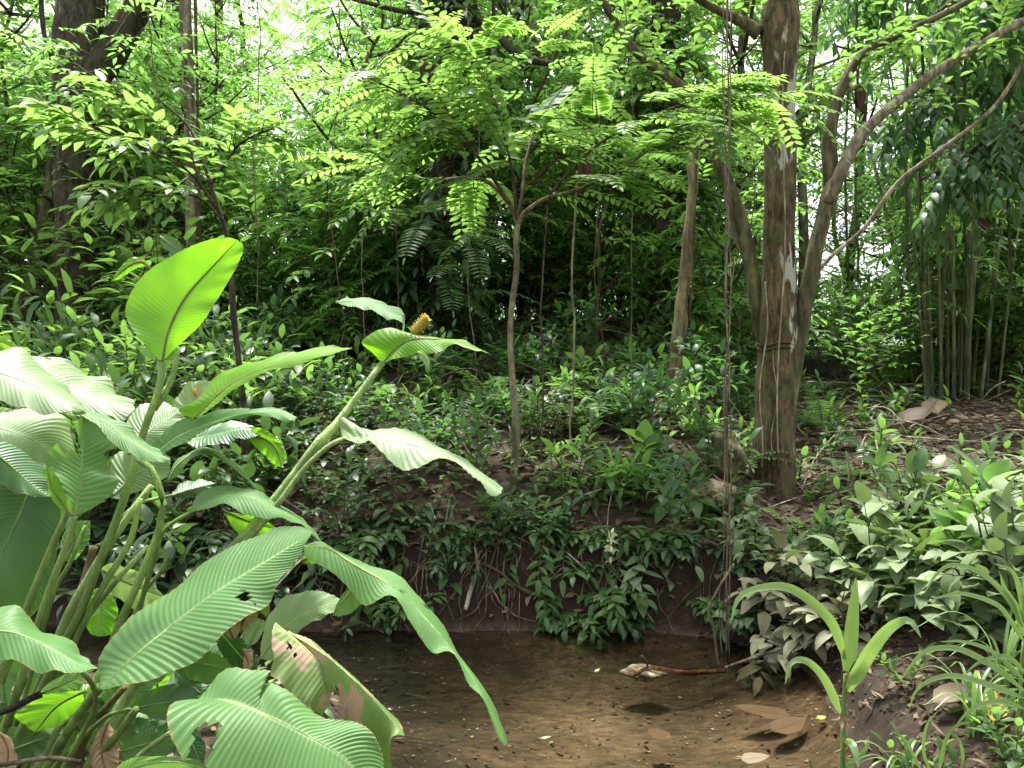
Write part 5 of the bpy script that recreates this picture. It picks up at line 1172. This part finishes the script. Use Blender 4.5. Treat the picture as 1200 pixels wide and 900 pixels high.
# roots on the bank
for q, (pts, lab) in enumerate([([(545, 715, 5.0), (552, 690, 5.05), (560, 665, 5.1), (556, 640, 5.2)], 'pale forked root running down the bare bank into the water'), ([(640, 700, 4.95), (610, 690, 5.0), (585, 670, 5.1), (565, 660, 5.2)], 'thin root slanting across the bare bank'),
        ([(690, 610, 5.2), (650, 640, 5.0), (630, 668, 4.95)], 'brown root bending down the bank below the sapling'), ([(500, 640, 5.2), (540, 628, 5.15), (580, 622, 5.2)], 'thin bare root lying along the left of the bank'), ([(700, 560, 5.3), (690, 580, 5.2), (712, 640, 5.0), (700, 690, 4.95)], 'dark root dangling from the bank edge')]):
    b = MB(); b.tube(crom([P3(p[0], p[1], surf(p[0], p[1], 3) - .03) for p in pts], 20), np.linspace(.016, .007, 20), 7, wob=.15, seed=q); tag(b.build('root', M['pale_twig' if q == 0 else 'twig'], None, P3(*pts[0])), lab, 'root')

# ------------------------------------------------------------------ rocks, stump, dead leaves, things in the water
def rock(px, py, d, sx, sy, sz, label, mat='rock', seed=0, name='rock', cat='rock'):
    r0 = np.random.default_rng(seed); u = np.linspace(0, np.pi, 22); v = np.linspace(0, 2 * np.pi, 34, endpoint=False)
    U, Vv = np.meshgrid(u, v, indexing='ij'); n = np.stack([np.sin(U) * np.cos(Vv), np.sin(U) * np.sin(Vv), np.cos(U)], -1)
    ph = r0.uniform(0, 9, 6); rr = 1 + .18 * np.sin(n[..., 0] * 3 + ph[0]) * np.sin(n[..., 1] * 3 + ph[1]) + .10 * np.sin(n[..., 2] * 6 + ph[2] + n[..., 0] * 4) + .05 * np.sin(n[..., 0] * 11 + ph[3]) * np.sin(n[..., 2] * 9 + ph[4])
    V = n * rr[..., None] * [sx, sy, sz]; nc = 34
    i = np.arange(21)[:, None] * nc; j = np.arange(nc)[None]; j2 = (j + 1) % nc
    b = MB(); p = P3(px, py, d); b.add(V.reshape(-1, 3) + p, np.stack([i + j, i + nc + j, i + nc + j2, i + j2], -1).reshape(-1, 4))
    return tag(b.build(name, M[mat], None, p), label, cat)
rock(830, 582, 5.6, .22, .2, .11, 'pale flat boulder on the bank edge behind the hanging vines', seed=2)
rock(848, 535, 6.0, .15, .16, .2, 'mossy rounded stump-like boulder left of the lichen-patched tree', mat='bark_olive', seed=5)
rock(560, 722, 5.15, .42, .16, .05, 'brown ledge of stone at the waterline below the bare bank', seed=7)
rock(440, 722, 5.2, .4, .14, .05, 'low brown wet stone shelf at the waterline beside the drooping leaf', seed=9)
rock(755, 788, 4.2, .10, .07, .035, 'small pale stone barely breaking the water with a dead twig on it', seed=11)
def dead(px, py, d, L, W, az, label, mat='dead_leaf', tilt=.15, onwater=None, name='dead_leaf'):
    d = surf(px, py) if onwater is None else d
    p = P3(px, py, d)
    p[2] = (hz(p[0], p[1]) + .025 + L * .12) if onwater is None else onwater
    b = MB(); dv = np.array([math.cos(az), math.sin(az), tilt])
    b.leaves([p - dv * L * .5], [dv], [[rng.normal(0, .25), -.15, 1]], L, W, rng.uniform(-1.3, -.5) if onwater is None else -.25, fold=.55 if onwater is None else .12)
    b.tube(crom([p - dv * L * .7, p - dv * L * .45], 4), .003, 5)
    return tag(b.build(name, M[mat], None, p), label, 'dead leaf')
M['rotten_leaf2'] = dry_mat('sunken_leaf', (.09, .055, .03), (.17, .11, .065)); M['yellow_dead'] = dry_mat('yellow_dead', (.3, .2, .04), (.38, .27, .06))
dead(1075, 505, 8.3, .6, .3, .3, 'large tan dead leaf lying on the right forest floor')
dead(1095, 490, 8.6, .55, .25, 1.2, 'curled brown dead leaf beside the large tan one')
dead(1050, 530, 7.6, .35, .16, 2.4, 'medium dead leaf nearer the lichen-patched tree')
dead(1110, 560, 6.8, .3, .16, .6, 'tan dead leaf just above the right shrubs')
dead(1120, 832, 3.3, .2, .1, .2, 'reddish tan dead leaf on the muddy ground at lower right')
dead(1165, 850, 3.1, .16, .09, 1.0, 'yellow fallen leaf under the arching grass at lower right', 'yellow_dead')
dead(963, 842, 3.6, .05, .035, .4, 'tiny yellow leaf floating beside the sprout', 'flower', 0, .006)
dead(893, 832, 3.75, .26, .13, 2.9, 'brown dead leaf lying just under the water at right', 'rotten_leaf2', .02, -.03)
dead(925, 846, 3.6, .22, .11, .5, 'second sunken brown leaf nearer the sprout', 'rotten_leaf2', .02, -.03)
dead(772, 853, 3.55, .13, .1, 2.2, 'small sunken leaf in the middle of the stream', 'rotten_leaf2', 0, -.05)
dead(640, 872, 3.4, .05, .016, .3, 'tiny pale leaf scrap on the water at centre', 'silt_leaf', 0, .005)
dead(700, 790, 4.2, .05, .02, 1.0, 'pale scrap floating up-stream of the stone', 'silt_leaf', 0, .005)
dead(885, 893, 3.2, .12, .07, 0, 'orange-brown leaf at the bottom edge of the water', 'dead_leaf', 0.05, .01)
b = MB(); b.tube(crom([P3(740, 792, 4.1), P3(752, 786, 4.15), P3(762, 783, 4.15), P3(800, 786, 4.2) - [0, 0, .008], P3(850, 784, 4.3) - [0, 0, .012]], 14), np.linspace(.008, .013, 14), 9, wob=.35)
b.tube(crom([P3(760, 784, 4.15), P3(757, 776, 4.15), P3(752, 769, 4.13)], 6), .006, 6)
tag(b.build('floating_stick', M['rust_wood'], None, P3(760, 784, 4.15)), 'rust-brown branch lying half sunk below the hanging vines', 'branch')
M['rotten_leaf'] = dry_mat('rotten_leaf', (.025, .016, .009), (.12, .08, .045))
# litter
LB = MB(); r = np.random.default_rng(17)
n = 15000; y = np.sqrt(r.uniform(4.9 ** 2, 13 ** 2, n)); x = r.uniform(-.5, .72, n) * y
k = stream_d(x, y) > .1; x, y = x[k], y[k]; z = H(x, y) + .012
a = r.uniform(0, 6.28, len(x)); LB.leaves(np.stack([x, y, z], -1), np.stack([np.cos(a), np.sin(a), r.normal(.05, .18, len(x))], -1), np.stack([r.normal(0, .3, len(x)), r.normal(0, .3, len(x)), np.ones(len(x))], -1), r.uniform(.06, .17, len(x)), r.uniform(.025, .07, len(x)), r.normal(0, .6, len(x)))
n = 3600; y = r.uniform(1.6, 5, n); x = r.uniform(-2.6, 3.2, n); k = stream_d(x, y) > .02; x, y = x[k], y[k]; z = H(x, y) + .008
a = r.uniform(0, 6.28, len(x)); LB.leaves(np.stack([x, y, z], -1), np.stack([np.cos(a), np.sin(a), r.normal(.05, .18, len(x))], -1), np.stack([r.normal(0, .3, len(x)), r.normal(0, .3, len(x)), np.ones(len(x))], -1), r.uniform(.03, .09, len(x)), r.uniform(.012, .035, len(x)), r.normal(0, .6, len(x)))
tag(LB.build('leaf_litter', M['dead_leaf'], None, (0, 8, 0), ns=2), 'brown leaf litter scattered over the forest floor', 'leaf litter', kind='stuff')
# bits lying on the stream bed
for nm, mt, n, l0, l1, lab in (('stream_debris', 'rotten_leaf', 1200, .01, .06, 'dark rotting leaf scraps strewn over the stream bed'), ('pale_stream_debris', 'silt_leaf', 420, .008, .03, 'pale specks of leaf and grit strewn over the stream bed')):
    LB = MB(); y = r.uniform(2.6, 4.9, n); x = r.uniform(-1.8, 1.7, n); k = stream_d(x, y) < .05; x, y = x[k], y[k]; z = H(x, y) + .006
    a = r.uniform(0, 6.28, len(x)); LB.leaves(np.stack([x, y, z], -1), np.stack([np.cos(a), np.sin(a), r.normal(.02, .1, len(x))], -1), np.stack([r.normal(0, .2, len(x)), r.normal(0, .2, len(x)), np.ones(len(x))], -1), l0 + (l1 - l0) * r.random(len(x)) ** 3, r.uniform(.006, .022, len(x)), r.normal(0, .6, len(x)))
    tag(LB.build(nm, M[mt], None, (0, 4, 0), ns=2), lab, 'debris', kind='stuff')
# fine roots laid bare on the bank face
WB = MB()
for k in range(150):
    x = r.uniform(-2.2, 1.5); y0 = np.arange(4.4, 5.9, .02); dd = stream_d(np.full(len(y0), x), y0); q = np.nonzero(dd > r.uniform(.12, .4))[0]
    q = q[q > np.argmin(dd)]
    if not len(q): continue
    y = y0[q[0]]; pts = []; xx, yy = x, y; a = r.normal(0, .9)
    for j in range(7): pts.append([xx, yy - .012, hz(xx, yy) + .012]); xx += math.sin(a) * .05 + r.normal(0, .015); yy -= .035 * abs(math.cos(a))
    WB.tube(crom(pts, 12), np.linspace(r.uniform(.002, .007), .0012, 12), 5)
tag(WB.build('bank_roots', M['vine_bark'], None, (0, 5, 0)), 'fine exposed roots threading down the dark earth bank', 'roots', kind='stuff')
# crumbs of soil and rotting scraps on the right bank
LB = MB(); n = 5200; y = r.uniform(2.3, 4.9, n); x = r.uniform(1.0, 3.3, n); k = stream_d(x, y) > .0; x, y = x[k], y[k]; z = H(x, y) + .005
a = r.uniform(0, 6.28, len(x)); LB.leaves(np.stack([x, y, z], -1), np.stack([np.cos(a), np.sin(a), r.normal(.1, .3, len(x))], -1), np.stack([r.normal(0, .5, len(x)), r.normal(0, .5, len(x)), np.ones(len(x))], -1), .012 + .07 * r.random(len(x)) ** 2, r.uniform(.006, .03, len(x)), r.normal(0, .9, len(x)))
tag(LB.build('soil_scraps', M['rotten_leaf'], None, (1.5, 3.5, 0), ns=2), 'dark rotting leaf scraps covering the muddy right bank', 'leaf litter', kind='stuff')
# fallen twigs over the floor
WB = MB()
for k in range(420):
    y = math.sqrt(r.uniform(25, 130)); x = r.uniform(-.6, .7) * y
    if stream_d(np.array([x]), np.array([y]))[0] < .15: continue
    a = r.uniform(0, 6.28); l_ = r.uniform(.2, 1.1); x2, y2 = x + math.cos(a) * l_, y + math.sin(a) * l_
    q0 = np.array([x, y, hz(x, y) + .02]); q1 = np.array([x2, y2, hz(x2, y2) + r.uniform(.0, .25)]); WB.tube(crom([q0, (q0 + q1) / 2 + r.normal(0, .05, 3), q1], 7), r.uniform(.003, .008), 5)
tag(WB.build('fallen_twigs', M['pale_twig'], None, (0, 8, 0)), 'thin pale fallen twigs strewn through the undergrowth', 'twigs', kind='stuff')
# little herbs carpeting the slope
LB = MB(); n = 9000; y = np.sqrt(r.uniform(5 ** 2, 12 ** 2, n)); x = r.uniform(-.7, .72, n) * y; k = (stream_d(x, y) > .3) & (vnoise(x * 1.3, y * 1.3, 77) > .42) & ((x / y < .33) | (y > 9.5)); x, y = x[k], y[k]
a = r.uniform(0, 6.28, len(x)); z = H(x, y) + r.uniform(.03, .16, len(x)); LB.leaves(np.stack([x, y, z], -1), np.stack([np.cos(a), np.sin(a), r.normal(.1, .3, len(x))], -1), np.stack([r.normal(0, .3, len(x)), r.normal(-.2, .3, len(x)), np.ones(len(x))], -1), r.uniform(.06, .12, len(x)), r.uniform(.025, .05, len(x)), .7)
tag(LB.build('ground_cover', M['mid_leaf'], None, (0, 8, 0), ns=2), 'low green herbs carpeting the shaded slope', 'ground cover', kind='stuff')

LB = MB(); n = 5200; y = r.uniform(.8, 3.9, n); x = np.where(r.random(n) < .55, r.uniform(-3.6, -.4, n), r.uniform(1.3, 3.8, n)); k = (stream_d(x, y) > .12) & (vnoise(x * 2.1, y * 2.1, 57) > .4) & ((x < 0) | (y < 3.0) | (x > 2.3)); x, y = x[k], y[k]
a = r.uniform(0, 6.28, len(x)); z = H(x, y) + r.uniform(.01, .11, len(x)); LB.leaves(np.stack([x, y, z], -1), np.stack([np.cos(a), np.sin(a), r.normal(.15, .35, len(x))], -1), np.stack([r.normal(0, .3, len(x)), r.normal(-.1, .3, len(x)), np.ones(len(x))], -1), r.uniform(.04, .1, len(x)), r.uniform(.016, .04, len(x)), .7)
tag(LB.build('bank_herbs', M['mid_leaf'], None, (0, 2.5, 0), ns=2), 'low green herbs covering the near stream banks', 'ground cover', kind='stuff')

# ------------------------------------------------------------------ sprouts and grass at the right
def strap(mb, pts, d, wpx, fold=.25, n=26):
    """an arching strap leaf along pixel points with depth"""
    c_ = crom([P3(p[0], p[1], p[2] if len(p) > 2 else d) for p in pts], n); t = np.linspace(0, 1, n); T_ = unit(np.gradient(c_, axis=0))
    sd = unit(np.cross(T_, [0, -1, .35])); nn = unit(np.cross(sd, T_))
    hw = (wpx * .74 / 2 / F * d) * np.minimum(1, t * 4 + .35) * (1 - t ** 2.2) ** .7
    V = np.stack([c_ - sd * hw[:, None] + nn * (hw * fold)[:, None], c_, c_ + sd * hw[:, None] + nn * (hw * fold)[:, None]], 1).reshape(-1, 3)
    i = np.arange(n - 1)[:, None] * 3; j = np.arange(2)[None]
    f = np.stack([i + j, i + j + 1, i + 3 + j + 1, i + 3 + j], -1).reshape(-1, 4)
    if np.cross(V[f[:, 1]] - V[f[:, 0]], V[f[:, 3]] - V[f[:, 0]])[:, 2].sum() < 0: f = f[:, ::-1]
    mb.add(V, f, np.tile(np.array([(0, 0), (.5, 0), (1, 0)], float), (n, 1)) + np.repeat(np.stack([t * 0, t], -1), 3, 0), rng.random())
M['strap_leaf'] = leaf_mat('strap_leaf', (.13, .22, .07), (.18, .28, .1), (.19, .27, .12), (.28, .46, .08), trans=.32, rough=.27, rib=(.2, .3, .1), ribw=.06)
b0 = P3(987, 905, 2.9); b0[2] = hz(b0[0], b0[1])
T = thing('strap_leaved_sprout', 'single upright sprout with arching strap leaves at the edge of the water', 'plant', b0)
b = MB(); pts = crom([b0, P3(988, 850, 2.9), P3(991, 790, 2.9)], 16); b.tube(pts, np.linspace(.012, .008, 16), 8); b.build('stem', M['stalk'], T, b0)
for pts, w_, dd in [([(990, 772), (972, 727, 2.85), (931, 692, 2.8), (896, 688, 2.75), (866, 700, 2.72), (856, 732, 2.7)], 17, 2.9), ([(991, 786), (996, 750), (999, 720), (1003, 676)], 25, 2.9),
        ([(993, 810), (1006, 786, 2.85), (1020, 762, 2.8), (1042, 736, 2.75), (1065, 727, 2.7), (1080, 748, 2.68)], 24, 2.9), ([(985, 836), (967, 798, 2.85), (950, 778, 2.8), (935, 773, 2.78), (925, 780, 2.76), (920, 803, 2.75)], 15, 2.9),
        ([(991, 866), (1000, 876, 2.85), (1006, 900, 2.8)], 14, 2.9), ([(990, 900), (1013, 880), (1018, 862)], 9, 2.9)]:
    b = MB(); strap(b, pts, dd, w_); b.build('leaf', M['strap_leaf'], T, b0)
p = P3(984, 838, 2.86); b = MB()
for k in range(7): b.leaves([p], [rng.normal(0, 1), -.3, rng.normal(-.4, .5)], [rng.normal(0, 1, 3)], .05, .018, .8)
b.build('withered_sheath', M['dry_blade'], T, b0)
def grass(px, py, d, blades, label, mat='strap_leaf'):
    b0 = P3(px, py, d); b0[2] = hz(b0[0], b0[1]); T = thing('arching_grass', label, 'grass', b0)
    for pts, w_ in blades:
        b = MB(); strap(b, pts, d, w_); b.build('blade', M[mat], T, b0)
    b = MB(); q = blades[0][0][0]; b.tube(crom([b0, (b0 + P3(q[0], q[1], d)) / 2 + [0, .03, 0], P3(q[0], q[1], d)], 8), .006, 6); b.build('stem', M['stalk'], T, b0)
grass(1205, 860, 2.7, [([(1200, 752), (1182, 725), (1167, 708), (1131, 696), (1104, 699), (1086, 706)], 9), ([(1198, 735), (1180, 700), (1150, 672), (1118, 662), (1098, 672), (1082, 697)], 10), ([(1200, 745), (1190, 712), (1177, 690), (1172, 672)], 14),
      ([(1200, 730), (1196, 700), (1186, 670), (1164, 660)], 11), ([(1205, 745), (1201, 690), (1205, 650)], 13)], 'upper arching grass tuft at the right edge')
grass(1200, 880, 2.6, [([(1198, 808), (1170, 785), (1131, 763), (1105, 759), (1080, 766), (1053, 800)], 11), ([(1200, 818), (1160, 803), (1120, 792), (1090, 797), (1072, 812), (1066, 832)], 10), ([(1202, 800), (1165, 765), (1130, 752), (1100, 752)], 8), ([(1200, 830), (1170, 822), (1140, 830), (1120, 850)], 9),
      ([(1202, 790), (1180, 770), (1150, 775), (1130, 790)], 8)], 'lower arching grass tuft at the right edge')
grass(1110, 905, 2.7, [([(1090, 905), (1082, 880), (1086, 850), (1100, 832)], 6), ([(1100, 905), (1108, 868), (1122, 850), (1140, 846)], 7), ([(1080, 905), (1062, 870), (1048, 858), (1040, 862)], 6), ([(1130, 905), (1125, 870), (1110, 855)], 6)], 'thin grass tuft at the bottom right')
def tuft(px, py, d, n_, ht, label):
    b0 = P3(px, py, d); b0[2] = hz(b0[0], b0[1]); T = thing('grass_tuft', label, 'grass', b0)
    for k in range(n_):
        a = rng.uniform(0, 6.28); h = ht * rng.uniform(.5, 1.1); o = np.array([math.cos(a), math.sin(a) * .8, 0])
        pts = np.array([b0 + o * .02, b0 + o * h * .16 + UP * h * .55, b0 + o * h * .5 + UP * h * .8, b0 + o * h * .95 + UP * h * .6])
        c_ = crom(pts, 18); t = np.linspace(0, 1, 18); T_ = unit(np.gradient(c_, axis=0)); sd = unit(np.cross(T_, UP)); hw = (.007 * np.minimum(1, t * 4 + .4) * (1 - t ** 2.2) ** .7)[:, None]
        b = MB(); i = np.arange(17)[:, None] * 3; j = np.arange(2)[None]; nn = np.cross(sd, T_)
        b.add(np.stack([c_ - sd * hw + nn * hw * .3, c_, c_ + sd * hw + nn * hw * .3], 1).reshape(-1, 3), np.stack([i + j, i + j + 1, i + 4 + j, i + 3 + j], -1).reshape(-1, 4), np.tile(np.array([(0, 0), (.5, 0), (1, 0)], float), (18, 1)) + np.repeat(np.stack([t * 0, t], -1), 3, 0), rng.random())
        b.build('blade', M['strap_leaf'], T, b0)
tuft(1175, 800, 3.0, 13, .42, 'dense fine grass tuft between the two arching grass tufts'); tuft(1140, 850, 2.85, 11, .32, 'short fine grass tuft in front of the reddish dead leaf'); tuft(1060, 870, 2.85, 9, .26, 'small fine grass tuft right of the sprout')
for q, (px, py, d, n_, lab) in enumerate([(1080, 890, 2.8, 5, 'small pale herb at the bottom beside the thin grass'), (1150, 870, 2.8, 5, 'small leafy herb under the lower arching grass'), (1060, 810, 3.3, 5, 'little bright herb beside the reddish dead leaf'), (1185, 890, 2.6, 5, 'leafy herb in the bottom right corner')]):
    p = P3(px, py, d); p[2] = hz(p[0], p[1]); T = thing('herb', lab, 'herb', p); LB, WB = MB(), MB()
    for k in range(n_): a = rng.uniform(0, 6.28); sprig(LB, WB, p, [math.cos(a) * .5, math.sin(a) * .5, 1], .2, 8, .06, .026, mode='spiral', r=.002)
    LB.build('foliage', M['mid_leaf' if q != 1 else 'bright_leaf'], T, p); WB.build('stemwork', M['green_twig'], T, p)
# bright sprouts on the right
def lsprout(b0px, d, stem, lvs, label, mat='lime_leaf'):
    b0 = P3(*b0px, d); b0[2] = hz(b0[0], b0[1]); T = thing('bright_sprout', label, 'plant', b0)
    b = MB(); q = [P3(x, y, d) for x, y in stem]; b.tube(crom([b0] + q, 16), .006, 6); b.build('stem', M['stalk'], T, b0)
    for (x0, y0, x1, y1, w_, dd) in lvs:
        a, e = P3(x0, y0, d), P3(x1, y1, d + dd); L_ = np.linalg.norm(e - a); b = MB(); b.leaves([a], [e - a], [[.1, -.6, .8]], L_, w_ / F * d, .35); b.build('leaf', M[mat], T, b0, ns=7, shape='ovate')
lsprout((1190, 640), 4.0, [(1175, 590), (1155, 565)], [(1152, 562, 1116, 518, 16, -.1), (1150, 562, 1102, 548, 15, .1), (1158, 568, 1182, 538, 26, -.05), (1160, 570, 1200, 545, 22, -.2), (1172, 588, 1135, 580, 16, -.2)], 'bright yellow-green sprout on the right bank near the edge')
lsprout((1120, 680), 3.9, [(1122, 640), (1128, 612)], [(1128, 612, 1095, 596, 18, -.1), (1128, 612, 1140, 575, 18, 0), (1126, 618, 1165, 600, 18, -.1), (1124, 630, 1085, 632, 20, -.2), (1124, 630, 1170, 630, 20, -.2), (1127, 614, 1105, 578, 14, .1)], 'bright green whorled sprout in the middle of the right shrubs')
lsprout((1175, 690), 3.6, [(1170, 650), (1165, 615)], [(1165, 615, 1200, 600, 20, -.1), (1165, 615, 1130, 625, 20, -.2), (1166, 620, 1200, 640, 20, -.1), (1165, 615, 1170, 575, 16, .1), (1168, 635, 1135, 650, 20, -.2)], 'pale green leafy sprout at the right edge of the shrubs', 'bright_leaf')
lsprout((1030, 600), 5.2, [(1032, 560), (1030, 545)], [(1030, 545, 1055, 530, 16, -.1), (1030, 545, 1005, 535, 16, 0), (1030, 546, 1035, 522, 14, 0), (1030, 552, 1052, 556, 16, -.1)], 'young green sprout right of the lichen-patched tree foot', 'bright_leaf')
